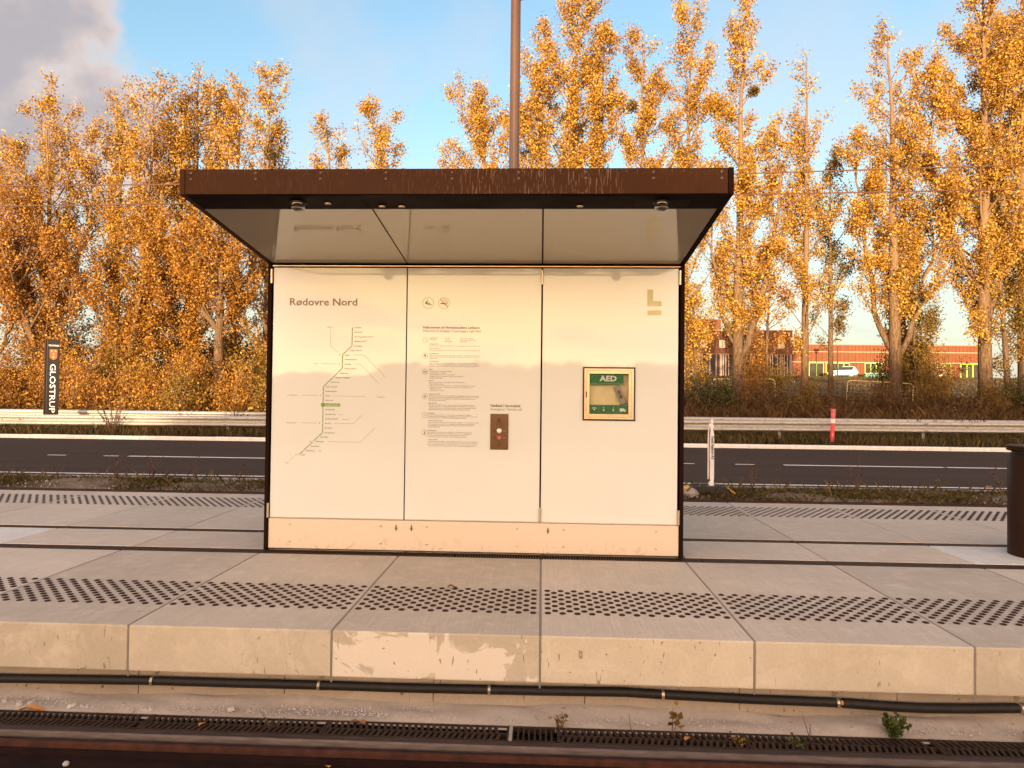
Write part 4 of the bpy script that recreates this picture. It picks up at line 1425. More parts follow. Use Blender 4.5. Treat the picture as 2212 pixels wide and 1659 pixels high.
def build_posts():
    T = empty('marker_post', (8.06, 15.5, 0.16), 0, 'red and white plastic marker post in the grass before the guard rail', 'post')
    a = Matrix.Rotation(math.radians(2.2), 4, 'Y')
    m = MB()
    def seg(name, z0, z1, mat, r0=0.060, r1=0.060):
        MB().tube([a @ Vector((0, 0, z0)), a @ Vector((0, 0, z1))], [r0, r1], 14).build(name, mat, T, smooth=True)
    seg('lower_tube', 0.0, 0.42, M_REDPOST, 0.058, 0.055)
    seg('red_band', 0.42, 0.55, M_REDPOST, 0.056, 0.056)
    seg('white_band', 0.55, 0.67, M_WHITEPLASTIC, 0.058, 0.058)
    seg('handle', 0.67, 0.95, plain('pale_red', (0.62, 0.12, 0.13), 0.5), 0.056, 0.070)
    MB().lathe([(0.13, -0.02), (0.12, 0.01), (0.07, 0.03)], n=14).build('foot', M_BLACKRUB, T)
    F = Flat(-0.062)
    F.rect(-0.012, 0.19, -0.002, 0.27)
    F.disc(0.03, 0.84, 0.010, 8).disc(0.03, 0.78, 0.010, 8)
    F.build('mark', M_WHITEPLASTIC, T)
    # white hinged delineator on a rubber foot
    T = empty('lane_delineator', (2.985, 8.25, -0.29), 0, 'white lane delineator with lettering on a black rubber base', 'delineator')
    prof = [(-0.026, 0.20), (-0.036, 0.27), (-0.038, 0.70), (-0.034, 1.03), (-0.018, 1.14), (0.010, 1.14), (0.030, 1.04), (0.036, 0.98), (0.036, 0.27), (0.028, 0.20)]
    MB().prism(prof, -0.018, 0.012, 'y').build('blade', M_WHITEPLASTIC, T, bevel=0.004)
    prof = [(-0.064, 0.23), (-0.066, 0.95), (-0.058, 1.14), (-0.040, 1.14), (-0.042, 0.3), (-0.046, 0.23)]
    MB().prism(prof, 0.02, 0.05, 'y').build('rear_blade', M_WHITEPLASTIC, T, bevel=0.003)
    MB().box(-0.041, -0.038, 0.0, 0.04, 0.25, 1.10).build('red_strip', plain('dark_red_strip', (0.22, 0.03, 0.03), 0.5), T)
    MB().box(-0.018, 0.018, -0.015, 0.015, 1.14, 1.285).build('grip', M_WHITEPLASTIC, T, bevel=0.004)
    MB().prism([(-0.062, 1.175), (-0.05, 1.21), (0.01, 1.185), (0.033, 1.165), (0.02, 1.12), (-0.03, 1.13)], -0.022, 0.022, 'y').build('clasp', M_WHITEPLASTIC, T, bevel=0.005)
    MB().prism([(-0.05, 0.11), (-0.055, 0.17), (-0.03, 0.20), (0.03, 0.20), (0.035, 0.13), (0.03, 0.11)], -0.03, 0.03, 'y').build('hinge', M_WHITEPLASTIC, T, bevel=0.006)
    F = Flat(-0.0225)
    text(F, 'Dansk Vejsikring A/S', -0.013, 0.985, 0.062, 0.40, bold=0.03, rot=-PI / 2)
    flush_text()
    F.build('lettering', M_SIGNBLACK, T)
    b = MB()
    b.prism([(-0.46, 0.0), (-0.40, 0.10), (-0.36, 0.125), (0.18, 0.125), (0.24, 0.09), (0.26, 0.0)], -0.22, 0.20, 'y')
    b.build('base', M_BLACKRUB, T, bevel=0.012)
    st = MB()
    for x, y in ((-0.30, -0.12), (-0.30, 0.05), (-0.18, -0.15), (-0.1, 0.12), (0.08, -0.14), (0.10, 0.05), (0.16, -0.05), (-0.22, 0.14)):
        st.box(x - 0.045, x + 0.045, y - 0.025, y + 0.025, 0.124, 0.142)
    st.build('stud', M_BLACKRUB, T)
    MB().prism([(0.235, 0.095), (0.262, 0.10), (0.40, -0.015), (0.345, -0.02)], -0.222, -0.06, 'y').build('end_flap', M_YELLOW, T)
    MB().prism([(0.265, 0.088), (0.285, 0.080), (0.34, 0.012), (0.318, 0.018)], -0.226, -0.15, 'y').build('flap_slot', M_BLACKRUB, T)
    for k in range(3):
        z = 0.03 + 0.035 * k
        MB().prism([(-0.56, z - 0.045), (-0.44, z + 0.015), (-0.44, z + 0.037), (-0.56, z - 0.02)], -0.224, -0.05, 'y').build('end_flap', M_YELLOW, T)


build_posts()


def build_wires():
    for pts, r, lab in (([(-70, 4.62), (-8.85, 4.683), (-5.85, 4.705), (2.98, 4.847), (7.3, 4.973), (70, 7.2)], 0.010, 'upper of the two overhead wires crossing behind the canopy'),
                        ([(-70, 4.25), (-8.85, 4.352), (-5.85, 4.393), (2.98, 4.523), (7.3, 4.597), (70, 5.8)], 0.010, 'lower of the two overhead wires crossing behind the canopy')):
        m = MB().tube([(x, 6.8, z) for x, z in pts], r, 6)
        tag(m.build('overhead_wire', plain('copper_wire', (0.085, 0.028, 0.012), 0.7)), lab, 'wire', 'overhead wires')


build_wires()

# ------------------------------------------------------------------ vegetation
GOLD = [(0.0, (0.085, 0.038, 0.009)), (0.30, (0.27, 0.128, 0.020)), (0.66, (0.50, 0.268, 0.036)), (1.0, (0.74, 0.47, 0.10))]
M_GOLD = leafmat('gold_leaves', GOLD)
M_GOLD2 = leafmat('tan_leaves', [(0.0, (0.10, 0.040, 0.010)), (0.35, (0.25, 0.10, 0.018)), (0.7, (0.42, 0.20, 0.035)), (1.0, (0.58, 0.33, 0.08))])
M_OLIVE = leafmat('olive_leaves', [(0.0, (0.060, 0.040, 0.008)), (0.4, (0.14, 0.085, 0.014)), (0.75, (0.28, 0.16, 0.025)), (1.0, (0.45, 0.26, 0.05))])
M_ORANGE = leafmat('orange_leaves', [(0.0, (0.08, 0.032, 0.008)), (0.35, (0.24, 0.100, 0.013)), (0.7, (0.43, 0.20, 0.026)), (1.0, (0.62, 0.35, 0.07))])
M_BROWN = leafmat('brown_leaves', [(0.0, (0.035, 0.016, 0.006)), (0.4, (0.080, 0.038, 0.012)), (0.75, (0.15, 0.075, 0.020)), (1.0, (0.26, 0.14, 0.03))])
M_GREENBUSH = leafmat('green_leaves', [(0.0, (0.020, 0.022, 0.005)), (0.5, (0.055, 0.058, 0.012)), (1.0, (0.13, 0.115, 0.024))])
M_GRASS = leafmat('grass_blades', [(0.0, (0.045, 0.032, 0.010)), (0.45, (0.085, 0.058, 0.016)), (0.8, (0.17, 0.105, 0.035)), (1.0, (0.32, 0.20, 0.08))], 0.25)
M_WEED = leafmat('weed_leaves', [(0.0, (0.035, 0.05, 0.010)), (0.6, (0.07, 0.10, 0.018)), (1.0, (0.16, 0.17, 0.035))], 0.3)
M_STALK = plain('dry_stalk', (0.12, 0.065, 0.035), 0.9)
M_BARK = make_bark('poplar_bark', (0.045, 0.025, 0.013), (0.165, 0.100, 0.055))
M_TWIG = make_bark('twig_bark', (0.15, 0.085, 0.045), (0.30, 0.18, 0.10))
M_NEST = leafmat('mistletoe', [(0.0, (0.045, 0.030, 0.010)), (0.6, (0.10, 0.060, 0.016)), (1.0, (0.17, 0.10, 0.025))], 0.1)


class Tubes:
    """many tapered limbs in one numpy mesh"""

    def __init__(s):
        s.v, s.q, s.n = [], [], 0

    def add(s, P, R, k):
        P = np.asarray(P, float)
        m = len(P)
        t = np.gradient(P, axis=0)
        t /= np.linalg.norm(t, axis=1)[:, None] + 1e-9
        ref = np.array([0.31, 0.22, 0.92]) if abs(t[0][2]) < 0.8 else np.array([0.9, 0.35, 0.1])
        a = np.cross(t, ref)
        a /= np.linalg.norm(a, axis=1)[:, None] + 1e-9
        b = np.cross(t, a)
        w = np.arange(k) * 2 * PI / k
        V = P[:, None, :] + (a[:, None, :] * np.cos(w)[None, :, None] + b[:, None, :] * np.sin(w)[None, :, None]) * np.asarray(R)[:, None, None]
        s.v.append(V.reshape(-1, 3))
        i = np.arange(m - 1)[:, None] * k + np.arange(k)[None, :]
        i2 = np.arange(m - 1)[:, None] * k + (np.arange(k)[None, :] + 1) % k
        s.q.append(np.stack([i, i2, i2 + k, i + k], -1).reshape(-1, 4) + s.n)
        s.n += m * k

    def mesh(s, name, mat):
        return np_mesh(name, np.concatenate(s.v), np.concatenate(s.q), mat, smooth=True)


def leaf_quads(C, size, r, flat=0.0):
    """kite shaped leaves at centres C"""
    n = len(C)
    d = r.normal(size=(n, 3))
    d[:, 2] -= 0.35
    d /= np.linalg.norm(d, axis=1)[:, None]
    e = np.cross(d, r.normal(size=(n, 3)))
    e /= np.linalg.norm(e, axis=1)[:, None] + 1e-9
    L = size * r.uniform(0.65, 1.25, n)[:, None]
    V = np.empty((n, 4, 3))
    V[:, 0] = C + d * L * 0.55
    V[:, 1] = C + e * L * 0.42 - d * L * 0.10
    V[:, 2] = C - d * L * 0.45
    V[:, 3] = C - e * L * 0.42 - d * L * 0.10
    return V.reshape(-1, 3), np.arange(n * 4).reshape(n, 4)


def bend(r, p0, d0, length, m, up=0.0, wob=0.15):
    """a wandering limb: m points from p0 along d0"""
    P = [np.array(p0, float)]
    d = np.array(d0, float)
    d /= np.linalg.norm(d)
    for i in range(m - 1):
        d = d + np.array([0, 0, up]) / m + r.normal(size=3) * wob / math.sqrt(m)
        d /= np.linalg.norm(d)
        P.append(P[-1] + d * length / (m - 1))
    return np.array(P)


def make_tree(name, x, y, top, hw, base, r0, seed, label, leaf=0.112, dens=1.0, leaders=None, mat=None, lean=(0, 0), sparse_top=False, nests=0, cat='tree', group='golden trees beyond the road', nl=None, steep=1.0):
    r = np.random.default_rng(seed)
    z0 = ground_z(y) - 0.15
    T = empty(name, (x, y, z0), 0, label, cat, group)
    H = top - z0
    base = base - z0 - 1.0
    hw = hw * 1.06
    wood = Tubes()
    tw_pts = []
    leads = []
    m = 16
    tt = np.linspace(0, 1, m)
    P = np.zeros((m, 3))
    P[:, 2] = tt * H * 0.97
    wob = np.cumsum(r.normal(size=(m, 2)) * 0.035 * math.sqrt(H / 20), axis=0) * np.linspace(0.3, 1.6, m)[:, None]
    P[:, :2] = wob + np.outer(tt ** 1.2, lean)
    R = r0 * (1 - tt) ** 0.85 + 0.012
    R[0] *= 1.35
    wood.add(P, R, 10)
    leads.append((P, R, base, hw))
    for (h, az, out, ltop, rr, lhw) in (leaders or []):
        # a fork: starts at height h on the trunk, sweeps out and then climbs
        h -= z0
        i = np.interp(h, P[:, 2], np.arange(m))
        p0 = np.array([np.interp(h, P[:, 2], P[:, k]) for k in range(2)] + [h])
        lt = ltop - z0
        u = np.linspace(0, 1, 14)
        Q = np.zeros((14, 3))
        s = np.clip(u * 1.5, 0, 1) ** 0.72
        wb = r.normal(size=(14, 2)).cumsum(axis=0) * 0.11 * np.minimum(1, u * 4)[:, None]
        Q[:, 0] = p0[0] + math.cos(az) * out * s + wb[:, 0]
        Q[:, 1] = p0[1] + math.sin(az) * out * s + wb[:, 1]
        Q[:, 2] = h + (lt - h) * (0.85 * u + 0.15 * u ** 1.8)
        Q[0] = p0
        RR = rr * (1 - u) ** 0.8 + 0.012
        wood.add(Q, RR, 8)
        leads.append((Q, RR, max(base, h + 0.8), lhw))
    for P_, R_, b_, w_ in leads:
        ht = P_[-1, 2]
        n = int((nl or 44) * (ht - b_) / 15 + 5)
        hs = b_ + (ht - b_) * (np.linspace(0, 0.985, n) + r.uniform(-0.02, 0.02, n)).clip(0, 0.99)
        for h in hs:
            t = (h - b_) / (ht - b_)
            env = w_ * (math.sin(PI * (0.10 + 0.86 * t) ** 0.9) ** 0.75) * r.uniform(0.55, 1.12)
            if sparse_top and t > 0.75: env *= 0.45
            p0 = np.array([np.interp(h, P_[:, 2], P_[:, k]) for k in range(2)] + [h])
            rad = np.interp(h, P_[:, 2], R_)
            az = r.uniform(0, 2 * PI)
            el = math.radians(r.uniform(38, 62) * steep)
            ln = env / math.cos(el) * 0.95 + 0.35
            d = (math.cos(az) * math.cos(el), math.sin(az) * math.cos(el), math.sin(el))
            L = bend(r, p0, d, ln, 7, up=0.45, wob=0.28)
            wood.add(L, np.linspace(max(0.016, min(rad * 0.5, 0.012 + ln * 0.014)), 0.008, 7), 4)
            k = max(2, int(ln * 3.0))
            for s in r.uniform(0.22, 1.0, k):
                q = np.array([np.interp(s * 6, np.arange(7), L[:, c]) for c in range(3)])
                tl = r.uniform(0.35, 0.85) * (1.1 - 0.4 * s)
                d2 = (L[-1] - L[0]) / (np.linalg.norm(L[-1] - L[0]) + 1e-9) + r.normal(size=3) * 0.55 + np.array([0, 0, 0.35])
                B = bend(r, q, d2, tl, 4, up=0.3, wob=0.2)
                wood.add(B, np.linspace(0.009, 0.004, 4), 3)
                tw_pts.append(B[1:])
            tw_pts.append(L[-2:])
    tp = np.concatenate(tw_pts)
    # clumps: each twig point carries a number of leaves that varies from bough to bough
    noise = np.sin(tp[:, 0] * 1.7 + seed) * np.sin(tp[:, 1] * 1.9 + seed * 2) * np.sin(tp[:, 2] * 1.3 + seed * 3)
    cnt = np.clip((18 + 21 * noise + r.normal(size=len(tp)) * 5) * dens, 1, 65).astype(int)
    if sparse_top:
        cnt = (cnt * np.where(tp[:, 2] > 0.8 * H, 0.35, 1.0)).astype(int)
    C = np.repeat(tp, cnt, axis=0)
    C = C + r.normal(size=C.shape) * np.array([0.17, 0.17, 0.19])
    V, Q = leaf_quads(C, leaf, r)
    link('trunk', wood.mesh('trunk', M_BARK), T)
    link('crown', np_mesh('crown', V, Q, mat or M_GOLD), T)
    for i in range(nests):
        P_, R_, b_, w_ = leads[i % len(leads)]
        h = b_ + (P_[-1, 2] - b_) * r.uniform(0.3, 0.78)
        a = r.uniform(0, 2 * PI)
        c = np.array([np.interp(h, P_[:, 2], P_[:, k]) for k in range(2)] + [h]) + np.array([math.cos(a) * w_ * 0.35, -0.35, 0])
        rad = r.uniform(0.24, 0.42)
        g = r.normal(size=(420, 3))
        g *= (rad * r.uniform(0.3, 1, 420) / np.linalg.norm(g, axis=1))[:, None]
        V, Q = leaf_quads(c + g, 0.11, r)
        link('mistletoe', np_mesh('mistletoe', V, Q, M_NEST), T)
    return T


def build_trees():
    t = make_tree
    G = 'golden trees beyond the road'
    # left of the shelter
    t('poplar_tree', -28.4, 34, 17.4, 3.0, 3.2, 0.24, 11, 'broad loose golden tree at the left edge of the photograph', leaders=[(3.2, 2.9, 2.2, 15.0, 0.15, 2.2), (4.0, 0.2, 1.9, 16.3, 0.14, 2.0)], dens=0.58, nests=1, leaf=0.118)
    t('poplar_tree', -24.9, 35, 18.6, 2.1, 3.0, 0.20, 12, 'slim golden tree with an airy top, second from the left edge', dens=0.54, leaders=[(4.5, 2.6, 1.2, 16.8, 0.12, 1.5)], leaf=0.118)
    t('poplar_tree', -22.5, 33.5, 19.0, 2.0, 4.2, 0.20, 13, 'tall airy golden tree just left of the ivy-thick trunk', dens=0.54, leaders=[(5.0, 0.6, 1.1, 18.0, 0.11, 1.5)], leaf=0.118)
    t('poplar_tree', -20.9, 36, 20.6, 2.5, 2.4, 0.50, 14, 'tallest of the left trees, its thick trunk covered in golden ivy', leaders=[(8.0, 0.3, 1.7, 20.0, 0.14, 1.9), (9.5, 2.9, 1.3, 18.4, 0.11, 1.5)], nests=2, dens=0.66, leaf=0.118)
    t('poplar_tree', -17.6, 34.5, 19.4, 1.9, 3.0, 0.19, 15, 'narrow dense golden tree behind the smaller forked one on the left', nests=1, dens=0.66, leaf=0.118)
    t('poplar_tree', -15.6, 34, 19.7, 1.9, 3.4, 0.20, 16, 'golden tree whose top stands just above the left end of the canopy', nests=1, dens=0.78, leaf=0.118)
    t('poplar_tree', -12.2, 35, 17.5, 1.3, 4.0, 0.17, 17, 'small rounded golden treetop left of the tallest one above the canopy', dens=0.65, leaf=0.118)
    t('poplar_tree', -9.65, 34, 17.5, 1.75, 4.0, 0.19, 18, 'dense golden treetop above the canopy beside the open sky', dens=0.88, leaf=0.118)
    t('poplar_tree', -16.1, 29.5, 10.6, 2.5, 4.2, 0.30, 19, 'low golden tree with a pale straight trunk left of the shelter', leaders=[(4.4, 2.9, 1.3, 9.2, 0.13, 1.6), (4.9, 0.1, 1.2, 9.6, 0.12, 1.6)], mat=M_ORANGE, dens=0.66, leaf=0.118)
    t('willow_tree', -25.6, 30.5, 11.8, 2.6, 2.4, 0.20, 20, 'leaning pale-stemmed tree behind the black town pillar', lean=(-3.4, 0), leaders=[(2.2, 2.6, 2.6, 10.5, 0.13, 1.7), (2.8, 0.5, 1.8, 9.0, 0.11, 1.6)], dens=0.54, mat=M_GOLD2, leaf=0.118)
    t('willow_tree', -21.8, 31, 10.2, 2.4, 2.0, 0.17, 21, 'spreading many-stemmed orange tree right of the black town pillar', lean=(1.2, 0), leaders=[(1.8, 2.9, 2.0, 8.5, 0.11, 1.8), (2.0, 0.4, 2.2, 9.2, 0.11, 1.8)], mat=M_ORANGE, dens=0.61, leaf=0.118)
    t('willow_tree', -18.9, 31.5, 8.6, 2.0, 1.6, 0.15, 22, 'bushy orange tree with crooked stems beside the pale straight trunk', lean=(-1.2, 0), leaders=[(1.8, 2.4, 1.6, 7.4, 0.09, 1.5), (2.2, 0.2, 1.5, 8.0, 0.09, 1.5)], mat=M_ORANGE, dens=0.65, leaf=0.118)
    t('willow_tree', -29.5, 31, 9.0, 2.4, 1.6, 0.17, 24, 'low orange tree at the left edge under the broad loose tree', leaders=[(2.4, 0.4, 1.6, 8.0, 0.09, 1.6)], mat=M_ORANGE, dens=0.61, leaf=0.118)
    # right of the lamp pole
    t('poplar_tree', -0.9, 34.5, 20.0, 2.3, 7.0, 0.22, 31, 'golden tree half hidden by the lamp pole above the canopy', leaders=[(10.2, 2.9, 3.2, 18.6, 0.13, 1.9), (9.0, 3.2, 4.4, 14.9, 0.10, 1.2)], dens=1.2, nests=1)
    t('poplar_tree', 1.7, 34, 24.4, 2.7, 5.0, 0.30, 32, 'great golden tree reaching the top edge just right of the lamp pole', leaders=[(9.0, 0.2, 1.6, 21.5, 0.15, 1.8)], nests=2, dens=1.1)
    t('poplar_tree', 5.5, 34.5, 22.0, 1.9, 5.0, 0.22, 33, 'golden tree above the canopy, right neighbour of the tallest one', nests=1, dens=1.1)
    t('poplar_tree', 7.7, 34, 22.9, 1.9, 5.0, 0.22, 34, 'pointed golden tree above the right half of the canopy', nests=1, dens=1.1)
    t('poplar_tree', 10.4, 33, 22.4, 1.8, 5.4, 0.31, 35, 'forked golden tree with a pale trunk close right of the shelter', leaders=[(3.4, 0.15, 2.7, 15.8, 0.20, 1.7), (4.0, 2.9, 1.5, 12.6, 0.09, 1.2)], nests=2, dens=1.05)
    t('poplar_tree', 14.3, 34, 20.6, 1.45, 4.4, 0.21, 36, 'thin golden tree with a bare wispy top behind the red marker post', sparse_top=True, dens=0.9)
    t('poplar_tree', 18.6, 33, 21.4, 1.6, 6.2, 0.33, 37, 'golden tree with a stout trunk forking low over the yellow fence hoop', leaders=[(3.5, 0.3, 2.3, 12.5, 0.16, 1.7), (3.7, 2.8, 1.7, 15.2, 0.15, 1.5)], nests=1, dens=1.0)
    t('poplar_tree', 16.7, 36.5, 15.6, 1.3, 5.0, 0.16, 38, 'dark slender tree between the thin tree and the stout forked one', mat=M_OLIVE, dens=0.9)
    t('poplar_tree', 23.2, 33, 25.0, 2.6, 4.6, 0.34, 39, 'massive golden tree with a forked trunk near the right edge', leaders=[(5.4, 0.4, 2.4, 22.0, 0.20, 2.2), (7.0, 2.9, 2.0, 19.0, 0.14, 1.8)], nests=3, dens=1.15)
    t('poplar_tree', 26.2, 34.5, 23.5, 2.4, 4.0, 0.28, 40, 'rightmost tall golden tree, cut by the right edge of the photograph', leaders=[(4.2, 0.4, 1.7, 19.0, 0.14, 1.8)], nests=1, dens=1.05, mat=M_GOLD2)
    t('poplar_tree', 21.4, 37.5, 13.6, 1.7, 3.2, 0.22, 41, 'lower golden tree standing between the two forked trunks on the right', dens=0.9, mat=M_GOLD2)
    t('sapling_tree', 12.3, 34.2, 9.4, 1.1, 3.4, 0.10, 42, 'thin sapling right of the forked pale trunk near the shelter', dens=0.9, mat=M_GOLD2)
    t('sapling_tree', 11.7, 35.6, 8.2, 1.0, 2.6, 0.08, 46, 'thinnest stem leaning beside the sapling near the shelter', dens=0.8, lean=(-0.5, 0), mat=M_GOLD2)
    t('sapling_tree', 20.2, 34, 7.6, 1.3, 2.6, 0.09, 43, 'small leafy sapling right of the stout forked trunk', dens=1.1, mat=M_OLIVE)
    t('sapling_tree', 24.8, 33.6, 13.0, 1.2, 3.4, 0.16, 44, 'slanting slim trunk right of the massive forked one', lean=(-1.0, 0), dens=0.9, mat=M_OLIVE)
    t('sapling_tree', 8.3, 33.5, 7.0, 1.0, 2.0, 0.09, 45, 'leafy golden sapling against the right edge of the shelter', dens=0.8)


build_trees()


def make_shrub_mesh(seed, hw, h, n, leaf, mat, stems=14):
    r = np.random.default_rng(seed)
    wood = Tubes()
    tips = []
    for i in range(stems):
        az, el = r.uniform(0, 2 * PI), math.radians(r.uniform(50, 85))
        ln = h * r.uniform(0.6, 1.05) / math.sin(el)
        d = (math.cos(az) * math.cos(el), math.sin(az) * math.cos(el), math.sin(el))
        p0 = np.append(r.normal(size=2) * hw * 0.18, -0.1)
        L = bend(r, p0, d, min(ln, 1.3 * h), 8, up=0.1, wob=0.35)
        wood.add(L, np.linspace(0.012 + 0.006 * h, 0.004, 8), 4)
        for s in r.uniform(0.12, 1, 9):
            q = np.array([np.interp(s * 7, np.arange(8), L[:, c]) for c in range(3)])
            B = bend(r, q, r.normal(size=3) + np.array([0, 0, 0.5]), hw * r.uniform(0.25, 0.6), 4, wob=0.3)
            wood.add(B, np.linspace(0.008, 0.003, 4), 3)
            tips.append(B[1:])
    tp = np.concatenate(tips)
    k = r.integers(0, len(tp), n)
    C = tp[k] + r.normal(size=(n, 3)) * (0.07 + 0.05 * hw)
    C[:, 2] = np.abs(C[:, 2])
    V, Q = leaf_quads(C, leaf, r)
    return wood.mesh('stems', M_TWIG), np_mesh('foliage', V, Q, mat)


def build_shrubs():
    # (x, y, half width, height, variant, label)
    kinds = {}
    def variant(key):
        if key not in kinds:
            k = {'orange': (61, 1.0, 1.0, 5200, 0.048, M_ORANGE), 'gold': (62, 1.0, 1.0, 5200, 0.048, M_GOLD2), 'brown': (63, 1.0, 1.0, 3800, 0.045, M_BROWN), 'olive': (64, 1.0, 1.0, 5200, 0.048, M_OLIVE), 'green': (65, 1.0, 1.0, 5200, 0.045, M_GREENBUSH), 'tallorange': (66, 1.0, 2.2, 8500, 0.060, M_ORANGE), 'tallgold': (67, 1.0, 2.2, 8500, 0.060, M_GOLD2), 'tallolive': (68, 1.0, 2.2, 8500, 0.062, M_OLIVE)}[key]
            kinds[key] = make_shrub_mesh(*k)
        return kinds[key]
    rows = [
        (-27.6, 26.0, 1.5, 1.9, 'orange', 'orange shrub at the far left behind the guard rails'),
        (-24.4, 25.0, 1.5, 2.0, 'gold', 'pale golden shrub left of the black town pillar'),
        (-22.0, 26.2, 1.5, 2.4, 'orange', 'orange shrub straight behind the black town pillar'),
        (-19.6, 24.8, 1.4, 1.9, 'gold', 'golden shrub just right of the black town pillar'),
        (-17.6, 25.6, 1.5, 2.2, 'orange', 'rounded orange shrub two steps right of the black town pillar'),
        (-15.2, 24.6, 1.5, 1.7, 'olive', 'olive shrub in the middle of the left hedge row'),
        (-13.2, 25.4, 1.4, 1.9, 'orange', 'orange shrub in front of the pale straight trunk'),
        (-11.6, 25.0, 1.4, 1.6, 'olive', 'olive shrub touching the left edge of the shelter'),
        (-20.6, 29.0, 1.6, 3.4, 'tallolive', 'tall olive bush behind the black town pillar'),
        (-17.0, 28.2, 1.5, 3.0, 'tallgold', 'tall golden bush left of the pale straight trunk'),
        (-23.8, 28.6, 1.7, 3.0, 'tallgold', 'tall golden bush left behind the black town pillar'),
        (-13.4, 29.2, 1.6, 3.2, 'tallolive', 'tall olive bush close to the left edge of the shelter'),
        (-27.4, 29.4, 1.7, 3.3, 'tallorange', 'tall orange bush at the left edge of the photograph'),
        (-11.0, 29.0, 1.6, 3.3, 'tallgold', 'tall golden bush half hidden by the shelter'),
        (-18.6, 33.8, 2.2, 4.2, 'tallolive', 'deep tall olive bush among the left trunks'),
        (-23.0, 33.0, 2.0, 3.6, 'tallgold', 'deep golden bush under the leaning pale-stemmed tree'),
        (-14.4, 33.6, 2.2, 4.4, 'tallgold', 'deep golden bush behind the pale straight trunk'),
        (-32.0, 40.0, 2.8, 5.4, 'tallolive', 'dim olive thicket deep behind the left edge trees'),
        (-27.5, 40.5, 2.8, 5.8, 'tallorange', 'dim orange thicket deep behind the black town pillar'),
        (-23.0, 40.0, 2.8, 5.2, 'tallolive', 'dim olive thicket behind the leaning stems'),
        (-18.5, 41.0, 2.8, 5.8, 'tallolive', 'dim olive thicket behind the pale straight trunk'),
        (-14.0, 40.0, 2.8, 5.6, 'tallorange', 'dim orange thicket showing left of the shelter edge'),
        (7.6, 26.5, 1.5, 2.0, 'green', 'dark green bush beside the right edge of the shelter'),
        (10.0, 27.0, 1.3, 1.7, 'brown', 'brown bush over the fallen pale branch'),
        (12.2, 28.4, 1.2, 1.5, 'olive', 'olive bush below the thin saplings'),
        (13.8, 27.0, 1.3, 1.3, 'brown', 'brown bush behind the red marker post'),
        (15.4, 27.6, 1.2, 1.6, 'brown', 'dark brown bush left below the yellow fence hoop'),
        (18.9, 27.0, 1.2, 1.1, 'brown', 'low brown bush below the stout forked trunk'),
        (20.2, 27.6, 1.2, 1.5, 'olive', 'olive bush between the two forked trunks'),
        (21.8, 28.6, 1.3, 1.9, 'green', 'green bush left of the massive forked trunk'),
        (22.4, 25.8, 1.2, 1.3, 'brown', 'brown bush in front of the massive forked trunk'),
        (24.4, 26.4, 1.3, 1.6, 'olive', 'olive bush near the right edge of the photograph'),
        (10.6, 31.0, 0.9, 2.2, 'gold', 'small golden bush glowing beside the pale forked trunk'),
        (26.6, 29.0, 1.5, 2.0, 'olive', 'olive bush at the right edge of the photograph'),
        (17.1, 31.0, 1.2, 1.5, 'brown', 'brown bush inside the yellow fence hoop'),
        (20.6, 36.0, 1.7, 4.4, 'tallolive', 'tall olive bush before the hall, right of the stout forked trunk'),
        (22.4, 36.6, 1.5, 3.6, 'tallgold', 'tall golden bush before the hall, left of the massive forked trunk'),
        (12.9, 36.5, 1.3, 3.4, 'tallolive', 'tall olive bush before the dark slatted screen'),
        (19.6, 31.4, 1.3, 2.6, 'olive', 'taller olive bush right of the yellow fence hoop'),
    ]
    for i, (x, y, hw, h, key, lab) in enumerate(rows):
        T = empty('shrub', (x, y, ground_z(y) - 0.1), (i * 2.399) % 6.28, lab, 'shrub', 'shrubs behind the guard rails')
        st, fo = variant(key)
        ref = 2.2 if key.startswith('tall') else 1.0
        sc = (hw, hw, h / ref)
        link('stems', st, T, scale=sc)
        link('foliage', fo, T, scale=sc)


build_shrubs()


def blades(n, xr, yr, zf, h, w, r, mat, name, lean=0.5, mask=None):
    x = r.uniform(xr[0], xr[1], n)
    y = r.uniform(yr[0], yr[1], n)
    if mask is not None:
        k = mask(x, y, r)
        x, y = x[k], y[k]
        n = len(x)
    z = np.array([zf(b) for b in y]) if n < 60000 else np.interp(y, [p[0] for p in PROF], [p[1] for p in PROF])
    a = r.uniform(0, 2 * PI, n)
    hh = h * r.uniform(0.35, 1.2, n)
    lx, ly = r.normal(size=n) * lean * hh, r.normal(size=n) * lean * hh
    ww = w * r.uniform(0.6, 1.3, n)
    V = np.empty((n, 4, 3))
    ca, sa = np.cos(a) * ww, np.sin(a) * ww
    V[:, 0] = np.stack([x - ca, y - sa, z - 0.02], 1)
    V[:, 1] = np.stack([x + ca, y + sa, z - 0.02], 1)
    V[:, 2] = np.stack([x + ca * 0.5 + lx * 0.5, y + sa * 0.5 + ly * 0.5, z + hh * 0.62], 1)
    V[:, 3] = np.stack([x + lx, y + ly, z + hh * 0.95], 1)
    return tag(link(name, np_mesh(name, V.reshape(-1, 3), np.arange(n * 4).reshape(n, 4), mat)), kind='stuff')


